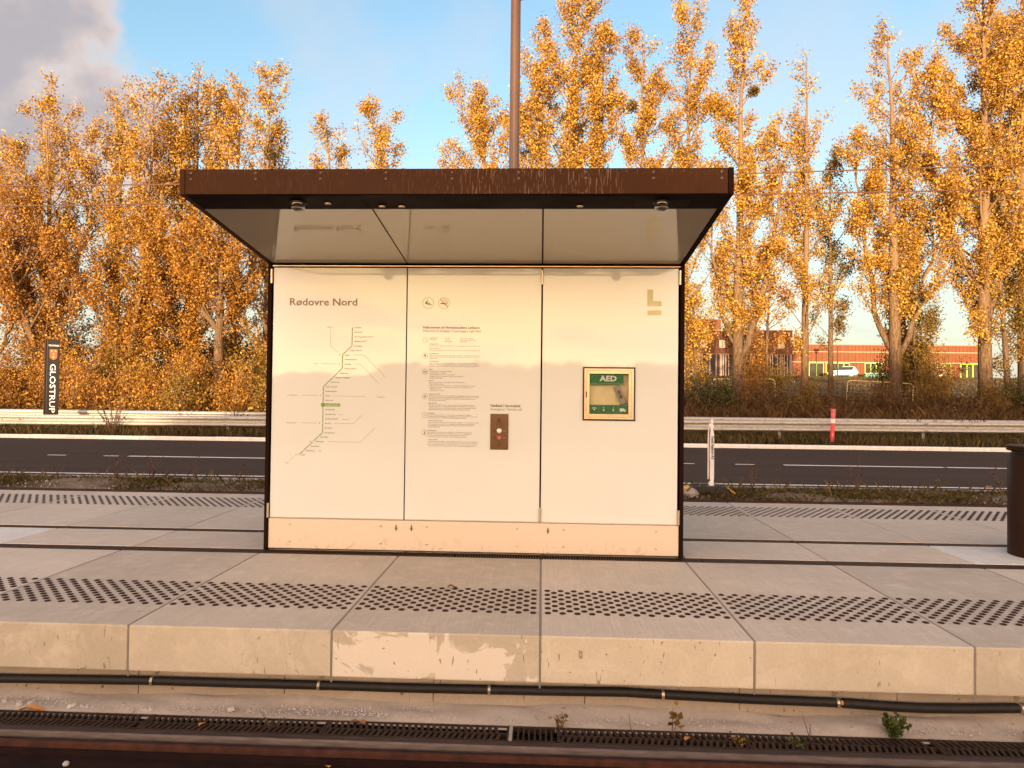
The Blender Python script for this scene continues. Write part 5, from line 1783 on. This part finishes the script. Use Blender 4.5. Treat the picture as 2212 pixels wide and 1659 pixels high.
def build_ground_cover():
    r = np.random.default_rng(5)
    gz = lambda y: float(np.interp(y, [p[0] for p in PROF], [p[1] for p in PROF]))
    blades(60000, (-26, 24), (15.32, 17.4), gz, 0.30, 0.006, r, M_GRASS, 'roadside_grass', 0.22)
    blades(16000, (-34, 34), (17.4, 23), gz, 0.34, 0.014, r, M_GRASS, 'grass_between_rails')
    blades(30000, (-34, 42), (22, 44), gz, 0.45, 0.02, r, M_BROWN, 'dry_undergrowth')
    blades(22000, (4, 40), (20, 36), gz, 0.75, 0.022, r, M_BROWN, 'dead_stalks', 0.35)
    blades(26000, (10, 90), (44, 104), gz, 0.22, 0.05, r, M_GRASS, 'field_grass')
    vm = lambda x, y, rr: (np.sin(x * 1.3) * np.sin(x * 0.57 + y * 2.0) + rr.normal(size=len(x)) * 0.35 + np.where(y > 8.2, 0.25, 0) - np.where((y < 7.9), 0.2, 0)) > -0.05
    blades(46000, (-13, 12), (7.80, 8.64), gz, 0.10, 0.005, r, M_GRASS, 'verge_grass', 0.7, vm)
    blades(900, (-13, 12), (8.0, 8.64), gz, 0.26, 0.0022, r, M_GRASS, 'verge_dry_grass', 0.45)
    # low broad-leaved weeds of the verge
    xs = r.uniform(-13, 12, 7000)
    ys = r.uniform(7.82, 8.6, 7000)
    k = vm(xs, ys, r)
    C = np.stack([xs[k], ys[k], np.interp(ys[k], [p[0] for p in PROF], [p[1] for p in PROF]) + r.uniform(0.0, 0.075, k.sum())], 1)
    V, Q = leaf_quads(C, 0.05, r)
    tag(link('verge_weeds', np_mesh('verge_weeds', V, Q, M_WEED)), kind='stuff')
    for nm, nn, mt, sz in (('roadside_weeds', 9000, M_WEED, 0.055), ('roadside_herbs', 7000, M_GREENBUSH, 0.06)):
        xs, ys = r.uniform(-26, 24, nn), r.uniform(15.35, 17.3, nn)
        k = np.sin(xs * 1.1 + len(nm)) * np.sin(xs * 0.43 + ys) > -0.15
        C = np.stack([xs[k], ys[k], np.interp(ys[k], [p[0] for p in PROF], [p[1] for p in PROF]) + np.abs(r.normal(size=k.sum())) * 0.14], 1)
        V, Q = leaf_quads(C, sz, r)
        tag(link(nm, np_mesh(nm, V, Q, mt)), kind='stuff')
    # gravel on the verge
    n = 1800
    xs, ys = r.uniform(-13, 12, n), r.uniform(7.82, 8.6, n)
    stones = MB()
    for x, y in zip(xs, ys):
        s = r.uniform(0.008, 0.022)
        z = gz(y) + 0.03
        a = r.uniform(0, 6.28)
        p = [(x + s * math.cos(a + k * 2.09) * r.uniform(0.7, 1.3), y + s * math.sin(a + k * 2.09), z - 0.01) for k in range(3)] + [(x, y, z + s * 0.8)]
        stones.add(p, [(0, 1, 3), (1, 2, 3), (2, 0, 3)])
    tag(stones.build('gravel', M_CHIP), kind='stuff')
    # leaf litter under the trees on the right
    C = np.stack([r.uniform(3, 32, 9000), r.uniform(19, 34, 9000), np.zeros(9000)], 1)
    C[:, 2] = np.interp(C[:, 1], [p[0] for p in PROF], [p[1] for p in PROF]) + 0.14
    V, Q = leaf_quads(C, 0.09, r)
    tag(link('leaf_litter', np_mesh('leaf_litter', V, Q, M_BROWN)), kind='stuff')
    # low dense undergrowth that closes the view under the left wood
    n = 26000
    C = np.stack([r.uniform(-34, -9, n), r.uniform(22.5, 38, n), np.zeros(n)], 1)
    C[:, 2] = np.interp(C[:, 1], [p[0] for p in PROF], [p[1] for p in PROF]) + np.abs(r.normal(size=n)) * 0.55
    V, Q = leaf_quads(C, 0.11, r)
    tag(link('undergrowth', np_mesh('undergrowth', V, Q, M_ORANGE)), kind='stuff')
    n = 24000
    C = np.stack([r.uniform(3, 34, n), r.uniform(24, 36, n), np.zeros(n)], 1)
    C[:, 2] = np.interp(C[:, 1], [p[0] for p in PROF], [p[1] for p in PROF]) + np.abs(r.normal(size=n)) * 0.38
    V, Q = leaf_quads(C, 0.10, r)
    tag(link('undergrowth', np_mesh('undergrowth', V, Q, M_BROWN)), kind='stuff')


build_ground_cover()


def weed(name, loc, label, h, nst, leaf, mat, seed, stalk=M_STALK, spread=0.35, nleaf=6, cat='weed', group=None):
    r = np.random.default_rng(seed)
    T = empty(name, loc, 0, label, cat, group)
    w = Tubes()
    cs = []
    for i in range(nst):
        az = r.uniform(0, 2 * PI)
        d = (math.cos(az) * spread, math.sin(az) * spread, 1)
        L = bend(r, (r.normal() * 0.01, r.normal() * 0.01, -0.01), d, h * r.uniform(0.6, 1.05), 7, wob=0.25)
        w.add(L, np.linspace(0.0035, 0.0012, 7) * max(0.7, h / 0.25) ** 0.5, 4)
        s = r.uniform(0.25, 1.0, nleaf)
        cs += [[np.interp(q * 6, np.arange(7), L[:, c]) + r.normal() * leaf * 0.35 for c in range(3)] for q in s]
    link('stalks', w.mesh('stalks', stalk), T)
    V, Q = leaf_quads(np.array(cs), leaf, r)
    link('leaves', np_mesh('leaves', V, Q, mat), T)


def build_weeds():
    weed('weed', (1.915, -0.09, -0.46), 'bright green leafy weed by the right end of the rail grate', 0.14, 16, 0.027, M_WEED, 1, nleaf=15, spread=0.5)
    weed('weed', (0.735, -0.13, -0.46), 'upright reddish weed sprig growing out of the rail grate', 0.17, 2, 0.042, M_OLIVE, 2, nleaf=7, spread=0.15)
    weed('weed', (0.115, -0.12, -0.46), 'small drooping weed beside the square drain cover', 0.10, 5, 0.024, M_OLIVE, 3)
    weed('weed', (1.05, -0.22, -0.46), 'flat weed tuft in the grate next to the reddish sprig', 0.055, 7, 0.022, M_OLIVE, 4, spread=0.9)
    weed('weed', (1.36, -0.22, -0.46), 'low weed tuft in the grate left of the bright green weed', 0.06, 7, 0.024, M_WEED, 5, spread=0.8)
    weed('weed', (2.60, -0.12, -0.46), 'dark weed at the right edge above the rail grate', 0.09, 7, 0.026, M_OLIVE, 6, spread=0.6)
    weed('grass_tuft', (1.45, -0.16, -0.46), 'thin bent grass stems rising from the rail grate', 0.19, 3, 0.010, M_GRASS, 7, spread=0.5, nleaf=2)
    weed('grass_tuft', (0.52, -0.12, -0.46), 'single dry grass stem between the square cover and the sprig', 0.10, 1, 0.008, M_GRASS, 8, nleaf=1)
    weed('grass_tuft', (-1.46, -0.19, -0.46), 'dry bent grass stems in the rail grate on the left', 0.12, 5, 0.010, M_BROWN, 9, spread=1.0, nleaf=2)
    # dead stalks standing on the verge against the road
    r = np.random.default_rng(3)
    rows = [(-8.9, 0.45, 'dead brown stalks on the verge at the far left'), (-7.75, 0.55, 'forked dead stalks on the verge before the dashed line'), (-7.1, 0.62, 'tall dead seed heads on the verge below the solid white line'),
            (-6.3, 0.5, 'pale arching grass on the verge left of the shelter'), (-5.5, 0.4, 'short dead stalks on the verge close left of the shelter'), (3.7, 0.55, 'two dead flower stalks on the verge right of the delineator'),
            (5.55, 0.75, 'tall bushy dead weed on the verge in mid-road view'), (6.9, 0.35, 'short bright weed clump on the verge right of the dead weed'), (8.0, 0.5, 'thin dead grass on the verge near the litter bin')]
    for i, (x, h, lab) in enumerate(rows):
        weed('dead_weed', (x, 8.35, -0.27), lab, h, 7 if h > 0.5 else 5, 0.035, M_BROWN if i != 7 else M_WEED, 30 + i, spread=0.30, nleaf=7, group='dead weeds on the verge')
    # a dry bush leaning over the front guard rail
    for x, y, h, sd, lab in ((-12.4, 15.45, 1.25, 60, 'bare brown bush leaning over the left guard rail'), (-9.3, 16.6, 1.0, 61, 'thin climbing weed on the guard rail next to the shelter'), (12.4, 16.5, 1.15, 62, 'dry weed growing through the right guard rail'), (11.2, 16.7, 0.95, 63, 'smaller dry weed behind the right guard rail')):
        weed('roadside_bush', (x, y, 0.05), lab, h, 26, 0.05, M_BROWN, sd, spread=0.42, nleaf=9, cat='bush')


build_weeds()

# ------------------------------------------------------------------ far background
M_CORTEN = None


def m_cladding(name, c, ribs):
    t = MT(name)
    n = t.noise(t.pos((1, 1, 0.12)), 1.4, 5)
    t.base(t.mix(t.rmp(n, 0.3, 0.7), tuple(x * 0.82 for x in c), tuple(x * 1.12 for x in c))).set(rough=0.6, spec=0.3)
    return t.m


M_CLAD1 = m_cladding('brown_red_cladding', (0.115, 0.038, 0.014), 1)
M_CLAD2 = m_cladding('orange_red_cladding', (0.14, 0.041, 0.012), 1)
M_ROOFTRIM = plain('roof_trim', (0.22, 0.09, 0.05), 0.6)
M_LIME = plain('lime_frame', (0.30, 0.52, 0.05), 0.5)
M_WINGLASS = plain('window_glass', (0.035, 0.03, 0.028), 0.25, 0.0, 0.3, 1.0, spec=0.25)
M_SLATDARK = plain('dark_slat', (0.035, 0.022, 0.022), 0.7)
M_SLATPALE = plain('pale_slat', (0.36, 0.24, 0.17), 0.7)
M_BLIND = plain('pale_blind', (0.40, 0.34, 0.24), 0.6)


def ribbed(x0, x1, z0, z1, y, depth=0.05, pitch=0.5):
    m = MB()
    x = x0
    pts = []
    while x < x1 - 0.01:
        p = min(pitch, x1 - x)
        pts += [(x, y), (x + p * 0.55, y), (x + p * 0.62, y + depth), (x + p * 0.93, y + depth)]
        x += p
    pts += [(x1, y)]
    pts = pts + [(x1, y + 0.4), (x0, y + 0.4)]
    m.prism(pts, z0, z1, 'z')
    return m


def build_buildings():
    # two storey block
    T = empty('office_building', (30, 103, 4.7), 0, 'two storey brown red clad building with pale upper windows behind the trees', 'building')
    o = (-30, -103, -4.7)
    def P(m, name, mat, par=T):
        ob = m.build(name, mat, par)
        if par is T: ob.location = o
        return ob
    ys = 103.0
    wins = [(21.3, 22.3), (24.3, 25.3), (27.26, 28.3), (30.23, 31.3), (33.26, 34.3), (36.2, 37.23)]
    P(ribbed(17, 38.4, 10.5, 11.82, ys), 'upper_wall', M_CLAD1)
    P(ribbed(17, 38.4, 4.4, 9.12, ys), 'lower_wall', M_CLAD1)
    xs = [17] + [v for w in wins for v in w] + [38.4]
    for a, b in zip(xs[0::2], xs[1::2]): P(ribbed(a, b, 9.125, 10.495, ys), 'window_pier', M_CLAD1)
    P(MB().box(17, 38.4, ys + 0.41, ys + 14, 4.4, 11.8), 'block', M_CLAD1)
    P(MB().box(16.9, 38.5, ys - 0.06, ys + 14.1, 11.825, 11.98), 'roof_edge', M_ROOFTRIM)
    for a, b in wins:
        w = P(MB().box(a, b, ys + 0.12, ys + 0.2, 9.12, 10.5), 'window', M_BLIND)
        f = MB().box(a, b, ys + 0.02, ys + 0.1, 9.12, 9.2).box(a, b, ys + 0.02, ys + 0.1, 10.42, 10.5).box(a, a + 0.08, ys + 0.02, ys + 0.1, 9.2, 10.42).box(b - 0.08, b, ys + 0.02, ys + 0.1, 9.2, 10.42)
        f.box((a + b) / 2 - 0.03, (a + b) / 2 + 0.03, ys + 0.02, ys + 0.1, 9.2, 10.42)
        f.build('window_frame', M_ROOFTRIM, w)
        MB().box(a + 0.08, b - 0.08, ys + 0.05, ys + 0.06, 9.2, 10.42).build('pane', M_CLEAR, w)
    P(ribbed(14, 28.85, 11.99, 14.08, ys + 5, pitch=0.45), 'roof_storey', M_CLAD2)
    P(MB().box(13.95, 28.9, ys + 4.94, ys + 12, 14.085, 14.2), 'roof_edge', M_ROOFTRIM)
    # slatted screen in front
    T = empty('slatted_screen', (29, 100, 4.6), 0, 'dark screen of upright slats hiding the lower storey behind the trees', 'fence')
    o = (-29, -100, -4.6)
    P(MB().box(17, 37.3, 100.10, 100.16, 4.5, 8.0), 'backing', M_SLATDARK, T).location = o
    P(MB().box(17, 37.4, 99.9, 100.2, 8.005, 8.1), 'top_rail', M_ROOFTRIM, T).location = o
    sl = MB().box(-0.055, 0.055, -0.04, 0.06, 0, 3.45).mesh('slat', M_SLATPALE)
    sd = sl.copy()
    sd.materials.clear()
    sd.materials.append(M_SLATDARK)
    r = np.random.default_rng(2)
    x = 17.2
    while x < 37.2:
        link('slat', sl if r.random() < 0.55 else sd, T, (x - 29, r.uniform(-0.04, 0.02), -0.05), (0, 0, r.uniform(-0.5, 0.5)))
        x += r.choice([0.20, 0.20, 0.24, 0.36])
    # long low hall
    T = empty('hall_building', (56, 112, 5.3), 0, 'long low orange red hall with lime green window frames', 'building')
    o = (-56, -112, -5.3)
    ys = 112.0
    P(ribbed(38.8, 73.0, 9.38, 10.42, ys, 0.06, 0.6), 'upper_wall', M_CLAD2, T)
    P(MB().box(38.8, 73.0, ys - 0.01, ys + 0.1, 9.30, 9.375), 'seam_trim', M_BLIND, T)
    P(ribbed(38.8, 73.0, 7.66, 9.295, ys, 0.06, 0.6), 'middle_wall', M_CLAD2, T)
    P(MB().box(38.8, 73.0, ys - 0.25, ys + 0.1, 7.56, 7.655), 'sill_band', M_BLIND, T)
    glz = [(44.4, 46.8), (47.2, 51.0), (53.5, 56.3), (57.6, 59.4), (60.2, 63.0), (65.2, 67.4), (69.0, 71.9)]
    xs = [38.8] + [v for w in glz for v in w] + [73.0]
    for a, b in zip(xs[0::2], xs[1::2]): P(ribbed(a, b, 5.0, 7.555, ys, 0.06, 0.6), 'wall_pier', M_CLAD2, T)
    P(MB().box(38.8, 73.0, ys + 0.5, ys + 18, 5.0, 10.4), 'block', M_CLAD2, T)
    P(MB().box(38.7, 73.1, ys - 0.05, ys + 18.1, 10.425, 10.55), 'roof_edge', M_ROOFTRIM, T)
    for a, b in glz:
        w = P(MB().box(a, b, ys + 0.25, ys + 0.30, 5.0, 7.555), 'window', M_WINGLASS, T)
        f = MB()
        n = max(1, round((b - a) / 1.0))
        for i in range(n + 1):
            xx = a + (b - a) * i / n
            f.box(xx - 0.07, xx + 0.07, ys + 0.02, ys + 0.24, 5.0, 7.55)
        f.box(a, b, ys + 0.03, ys + 0.23, 7.42, 7.54)
        f.build('window_frame', M_LIME, w)
    sg = MB().box(71.7, 72.25, ys - 0.25, ys - 0.02, 8.6, 9.75).box(72.255, 73.15, ys - 0.25, ys - 0.02, 8.6, 8.95).box(71.7, 73.15, ys - 0.25, ys - 0.02, 8.08, 8.42)
    P(sg, 'wall_sign', M_LIME, T)
    # low teal box hedge planters between the cars
    T = empty('planter', (56, 108.5, 5.05), 0, 'long low teal planter in front of the lime green windows', 'planter')
    MB().box(-4.2, 3.4, -0.3, 0.3, 0.0, 0.55).build('box', plain('teal_box', (0.10, 0.26, 0.20), 0.6), T)
    MB().box(-4.3, 3.5, -0.35, 0.35, 0.555, 0.66).build('rim', M_BLIND, T)


build_buildings()


def build_car(loc, rz, paint, label):
    """rear three-quarter SUV; front along +x"""
    T = empty('parked_car', loc, rz, label, 'car', 'cars parked before the hall')
    half = 0.90
    side = [(-2.12, 0.42), (-2.16, 0.62), (-2.10, 0.98), (-1.98, 1.08), (0.95, 1.05), (1.70, 0.94), (2.08, 0.80), (2.16, 0.60), (2.12, 0.36), (1.78, 0.26), (-1.85, 0.26)]
    MB().prism(side, -half, half, 'y').build('body', paint, T, bevel=0.06, seg=2, smooth=True)
    cab = MB()
    low = [(-1.98, 1.06), (0.98, 1.05)]
    a = [(-1.98, -0.84, 1.06), (1.0, -0.84, 1.05), (1.0, 0.84, 1.05), (-1.98, 0.84, 1.06), (-1.62, -0.66, 1.58), (0.15, -0.66, 1.58), (0.15, 0.66, 1.58), (-1.62, 0.66, 1.58)]
    cab.add(a, [(3, 2, 1, 0), (4, 5, 6, 7), (0, 1, 5, 4), (1, 2, 6, 5), (2, 3, 7, 6), (3, 0, 4, 7)])
    cab.build('cabin', M_WINGLASS, T, bevel=0.03)
    MB().prism([(-1.72, 1.55), (-1.60, 1.63), (-0.2, 1.65), (0.22, 1.57)], -0.68, 0.68, 'y').build('roof', paint, T, bevel=0.02)
    for s in (-1, 1):
        MB().prism([(-2.0, 1.05), (-1.70, 1.58), (-1.55, 1.58), (-1.45, 1.05)], min(s * 0.66, s * 0.86), max(s * 0.66, s * 0.86), 'y').build('pillar', paint, T)
        MB().cyl((-1.5, s * 0.60, 1.67), (0.0, s * 0.60, 1.68), 0.022, 6).build('roof_rail', M_DARKSTEEL, T)
        MB().box(0.62, 0.80, s * 0.93 - 0.09, s * 0.93 + 0.09, 1.02, 1.14).build('mirror', paint, T, bevel=0.02)
        for x in (-1.32, 1.30):
            w = MB().cyl((x, s * 0.70, 0.34), (x, s * 0.915, 0.34), 0.345, 20).build('wheel', M_BLACKRUB, T, smooth=True)
            MB().cyl((x, s * 0.90, 0.34), (x, s * 0.925, 0.34), 0.22, 16).build('rim', M_STEEL, w)
        MB().box(-2.185, -2.09, min(s * 0.50, s * 0.88), max(s * 0.50, s * 0.88), 0.84, 0.98).build('tail_light', M_RED, T, bevel=0.01)
    MB().box(-2.20, -2.08, -0.86, 0.86, 0.28, 0.50).build('bumper', M_BLACKRUB, T, bevel=0.03)
    MB().box(-2.21, -2.16, -0.26, 0.26, 0.62, 0.74).build('number_plate', M_WHITEPLASTIC, T)


M_CARWHITE = plain('white_car_paint', (0.50, 0.49, 0.48), 0.35, 0.0, 0.02)
M_CARBLUE = plain('blue_grey_car_paint', (0.20, 0.27, 0.33), 0.25, 0.2, 0.02, coat=0.6)
build_car((47.4, 106.2, 4.98), math.radians(152), M_CARWHITE, 'white car seen from behind beside the far street lamp')
build_car((61.2, 107.0, 5.02), math.radians(165), M_CARBLUE, 'blue grey car half hidden by leaves near the hall')


def build_far_lamp():
    T = empty('street_lamp', (43.1, 98, 4.5), 0, 'black street lamp with conical glass head next to the white car', 'street lamp')
    MB().tube([(0, 0, 0), (0, 0, 1.0), (0, 0, 4.85)], [0.11, 0.09, 0.08], 10).build('post', M_SIGNBLACK, T)
    MB().lathe([(0.08, 4.85), (0.42, 5.52)], n=16).build('glass', M_BLIND, T)
    MB().lathe([(0.58, 5.53), (0.55, 5.64), (0.16, 5.76), (0.02, 5.78)], n=16).build('cap', M_SIGNBLACK, T)


build_far_lamp()
M_HOOP = plain('yellow_tube', (0.55, 0.42, 0.17), 0.5)


def build_fences():
    def panel(name, loc, ry, w, h, mat, label, round_=True, grid=True):
        T = empty(name, loc, 0, label, 'fence panel', 'temporary fence panels among the trees')
        T.rotation_euler = (0, ry, 0)
        c = 0.22 if round_ else 0.02
        pts = [(-w / 2, 0, 0), (-w / 2, 0, h - c)]
        pts += [(-w / 2 + c - c * math.cos(a), 0, h - c + c * math.sin(a)) for a in np.linspace(0.2, PI / 2, 5)]
        pts += [(w / 2 - c + c * math.sin(a), 0, h - c + c * math.cos(a)) for a in np.linspace(0, PI / 2 - 0.2, 5)]
        pts += [(w / 2, 0, h - c), (w / 2, 0, 0)]
        MB().tube(pts, 0.024 if round_ else 0.018, 8).build('frame_tube', mat, T, smooth=True)
        g = MB()
        for i in range(1, 18):
            x = -w / 2 + w * i / 18
            g.box(x - 0.003, x + 0.003, -0.003, 0.003, 0.1, h - 0.03)
        for i in range(1, 9):
            z = h * i / 9
            g.box(-w / 2, w / 2, -0.003, 0.003, z - 0.003, z + 0.003)
        g.build('wire_mesh', M_HOOP if round_ else M_DARKSTEEL, T)
    panel('fence_panel', (17.75, 33.0, 0.55), math.radians(2.6), 3.4, 1.78, M_HOOP, 'tilted fence panel with yellow tube around the stout forked trunk')
    panel('fence_panel', (10.9, 33.6, 0.55), math.radians(-0.5), 3.35, 1.88, M_HOOP, 'yellow tube fence panel behind the golden bush near the shelter')
    panel('fence_panel', (15.4, 35.0, 0.75), 0, 2.8, 1.70, M_DARKSTEEL, 'thin grey square fence panel between the two yellow ones', False)


build_fences()


def build_branches():
    for pts, r, lab in (([(8.3, 29.6, 0.95), (9.0, 29.7, 1.0), (9.7, 29.5, 0.88), (10.3, 29.3, 0.82)], 0.035, 'fallen pale branch lying left of its broken twin'), ([(9.9, 28.6, 0.80), (10.4, 28.5, 0.78), (10.9, 28.3, 0.62)], 0.03, 'fallen pale branch pointing down to the guard rail'), ([(13.2, 28.8, 0.55), (14.6, 29.2, 0.95), (15.4, 29.6, 1.55), (16.0, 30.0, 2.3)], 0.02, 'thin pale branch slanting up behind the red marker post')):
        tag(MB().tube(pts, [r, r * 0.9, r * 0.7, r * 0.4][:len(pts)], 6).build('fallen_branch', M_TWIG, smooth=True), lab, 'branch', 'fallen branches behind the guard rail')


build_branches()

# ------------------------------------------------------------------ small things on the ground


def build_litter():
    r = np.random.default_rng(21)
    chips = CHIPS
    for i, (x, y, s) in enumerate(chips):
        m = MB()
        n = 6
        a0 = r.uniform(0, 6.28)
        bot = [(math.cos(a0 + k * 2 * PI / n) * s * r.uniform(0.6, 1.15), math.sin(a0 + k * 2 * PI / n) * s * 0.7 * r.uniform(0.6, 1.15)) for k in range(n)]
        t = s * r.uniform(0.35, 0.7)
        tx, ty = r.normal() * s * 0.15, r.normal() * s * 0.15
        m.add([(p[0], p[1], -0.006) for p in bot] + [(p[0] * 0.75 + tx, p[1] * 0.75 + ty, t + r.uniform(-0.2, 0.2) * t) for p in bot], [(k, (k + 1) % n, n + (k + 1) % n, n + k) for k in range(n)] + [tuple(range(n - 1, -1, -1)), tuple(range(n, 2 * n))])
        o = m.build('concrete_chip', M_CHIP, None, loc=(x, y, -0.449), rot=(r.uniform(-0.3, 0.3), r.uniform(-0.3, 0.3), 0))
        tag(o, 'small grey concrete chip lying in the dirt along the platform wall', 'stone chip', 'concrete chips along the wall')
    rub = MB()
    for k in range(1500):
        c = r.choice([-2.1, -1.65, -1.1, -0.95, -0.75, 0.1, 1.5, 2.0, -2.8])
        x = c + r.normal() * 0.28 if r.random() < 0.75 else r.uniform(-3.5, 3)
        y = r.uniform(-0.085, 0.05)
        s = r.uniform(0.0025, 0.008)
        z = -0.449
        a = r.uniform(0, 6.28)
        rub.add([(x + s * math.cos(a + j * 2.09), y + s * math.sin(a + j * 2.09), z - 0.003) for j in range(3)] + [(x, y, z + s * 0.9)], [(0, 1, 3), (1, 2, 3), (2, 0, 3)])
    tag(rub.build('rubble', M_CHIP), kind='stuff')

    def leaf(loc, L, wd, rot, mat, label, curl=0.3):
        m = MB()
        n = 7
        vs = []
        for i in range(n):
            t = i / (n - 1)
            w = wd * math.sin(PI * min(1, 0.08 + t * 0.92)) ** 0.7 * (1 + 0.25 * math.sin(t * 14))
            z = curl * L * (0.3 * math.sin(t * 5) + 0.2 * t)
            vs += [((t - 0.5) * L, -w, z + wd * 0.5), ((t - 0.5) * L, 0, z), ((t - 0.5) * L, w, z + wd * 0.35)]
        fs = []
        for i in range(n - 1):
            for k in range(2):
                a = i * 3 + k
                fs.append((a, a + 1, a + 4, a + 3))
        m.add(vs, fs)
        m.add([(-0.75 * L, 0.0, 0.002), (-0.5 * L, 0.002, 0.003), (-0.5 * L, -0.002, 0.003)], [(0, 1, 2)])
        o = m.build('fallen_leaf', mat, None, loc=loc, rot=(0, 0, rot))
        tag(o, label, 'leaf', 'fallen leaves')
    leaf((-2.873, -0.12, -0.456), 0.135, 0.026, 0.1, M_LEAF1, 'large orange fallen leaf on the left end of the rail grate')
    leaf((-1.845, -0.21, -0.458), 0.040, 0.013, 1.3, M_LEAF1, 'small pale orange leaf upright in the rail grate')
    leaf((-1.02, -0.14, -0.456), 0.055, 0.020, 0.3, M_LEAF2, 'dark brown leaf in the chips at the middle of the grate', 0.2)
    leaf((-0.98, -0.15, -0.456), 0.050, 0.022, 2.6, M_LEAF2, 'dark brown leaf lying under its twin at the middle grate', 0.25)
    leaf((0.787, -0.203, -0.456), 0.045, 0.016, 0.9, M_LEAF1, 'ragged orange leaf in the grate beside the reddish sprig')
    leaf((-0.622, 0.914, 0.004), 0.066, 0.020, 0.2, M_LEAF2, 'curled brown leaf lying on the tactile studs before the shelter', 0.5)
    leaf((0.06, -0.03, -0.447), 0.030, 0.010, 1.1, M_LEAF1, 'tiny orange leaf among chips above the square drain cover')
    leaf((8.15, 8.95, -0.21), 0.11, 0.04, 0.5, M_LEAF1, 'orange leaf on the road edge near the litter bin', 0.6)
    T = empty('cable_tag', (-1.094, -0.428, -0.538), math.radians(-28), 'small yellow cable tag lying beside the rail at the bottom edge', 'tag')
    MB().box(-0.030, 0.030, -0.006, 0.006, 0.0, 0.004).build('strip', M_YELLOW, T)
    MB().box(-0.036, -0.031, -0.009, 0.009, 0.0, 0.005).box(0.031, 0.036, -0.009, 0.009, 0.0, 0.005).build('end', M_YELLOW, T)
    MB().box(-0.024, 0.024, -0.0022, 0.0022, 0.0042, 0.0046).build('print', M_PRINT2, T)
    for loc, s, lab in (((-1.176, -0.385, -0.536), 0.013, 'pale pebble beside the yellow cable tag'), ((-2.394, -0.515, -0.537), 0.016, 'grey blue pebble at the bottom left beside the rail')):
        m = MB().lathe([(0.1 * s, 0), (0.9 * s, 0.2 * s), (1.0 * s, 0.6 * s), (0.7 * s, 1.1 * s), (0.1 * s, 1.3 * s)], n=9)
        tag(m.build('pebble', M_CHIP, None, loc=loc, rot=(0.2, 0.1, 0.4)), lab, 'pebble', 'pebbles beside the rail')
    # a rough pale stone by the delineator foot
    m = MB().lathe([(0.05, 0), (0.13, 0.03), (0.14, 0.09), (0.10, 0.15), (0.03, 0.17)], n=10)
    for i, v in enumerate(m.v): m.v[i] = (v[0] * r.uniform(0.85, 1.15), v[1] * r.uniform(0.85, 1.15), v[2] * r.uniform(0.9, 1.1))
    tag(m.build('rubble_stone', M_DIRT, None, loc=(2.56, 8.0, -0.36)), 'rough pale stone at the foot of the lane delineator', 'stone')


CHIPS = [(-2.684, -0.067, 0.032), (-2.936, -0.026, 0.028), (-2.986, -0.066, 0.03), (-2.937, -0.056, 0.018), (-2.392, -0.04, 0.02), (-2.249, -0.073, 0.026), (-2.211, -0.071, 0.024), (-2.302, -0.105, 0.013), (-1.967, -0.047, 0.017), (-1.756, -0.054, 0.026), (-2.625, -0.066, 0.013), (-2.59, -0.068, 0.016), (-3.104, -0.038, 0.018), (-1.817, -5.719, 0.026), (-1.817, -5.718, 0.02), (-1.817, -5.72, 0.015), (-1.816, -5.721, 0.012), (-1.816, -5.721, 0.018), (-1.833, -5.677, 0.014), (-1.815, -5.723, 0.028), (-1.815, -5.724, 0.016), (-1.815, -5.724, 0.018), (-1.816, -5.722, 0.01), (-1.818, -5.717, 0.016), (-1.817, -5.718, 0.014), (-1.817, -5.72, 0.012)]
build_litter()

# ------------------------------------------------------------------ far tree line behind the camera (mirrored in the glass; it casts the evening shade)
def build_far_treeline():
    r = np.random.default_rng(77)
    def prof(x):
        return 5.0 + 3.0 / (1 + np.exp(-(x + 38) * 0.6)) + 0.5 * np.sin(x * 0.31) + 0.40 * np.sin(x * 0.83 + 1) + 0.30 * np.sin(x * 2.3) + 0.25 * np.sin(x * 5.1)
    n = 90000
    x = r.uniform(-190, 150, n)
    y = r.uniform(-158, -150, n)
    z = 3.4 + (prof(x) + 0.7 - 3.4) * r.uniform(0, 1.0, n) ** 1.2
    V, Q = leaf_quads(np.stack([x, y, z], 1), 0.8, r)
    # opaque lumpy sheets added inside the wood to stop low sun leaking through
    xs = np.arange(-190, 150, 0.4)
    vv, qq = [], []
    for k, (yy, d) in enumerate(((-152.0, 0.75), (-154.0, 0.55), (-156.0, 0.65))):
        t = prof(xs) - d + r.normal(size=len(xs)) * 0.12
        b = len(vv)
        for j in range(len(xs)):
            vv += [(xs[j], yy + 0.5 * math.sin(xs[j] * 1.7 + k), 3.0), (xs[j], yy + 0.5 * math.sin(xs[j] * 1.1), t[j])]
        qq += [(b + 2 * j, b + 2 * j + 2, b + 2 * j + 3, b + 2 * j + 1) for j in range(len(xs) - 1)]
    Q2 = np.array(qq) + len(V)
    V = np.concatenate([V, np.array(vv)])
    Q = np.concatenate([Q, Q2])
    tag(link('far_treeline', np_mesh('far_treeline', V, Q, plain('far_foliage', (0.035, 0.028, 0.012), 0.9, var=0.4, scale=1.0))), kind='stuff')


build_far_treeline()

PRINTS = ('pictogram', 'pictogram_box', 'symbol', 'button_caption', 'speaker_hole', 'lettering', 'shield_emblem', 'mark', 'louvre', 'rail_bolts', 'rail_slot', 'stalks', 'leaves', 'wire_mesh')
for ob in COL.objects:
    if ob.type == 'MESH' and ob.parent is not None and ob.name.split('.')[0] in PRINTS: ob['kind'] = 'stuff'
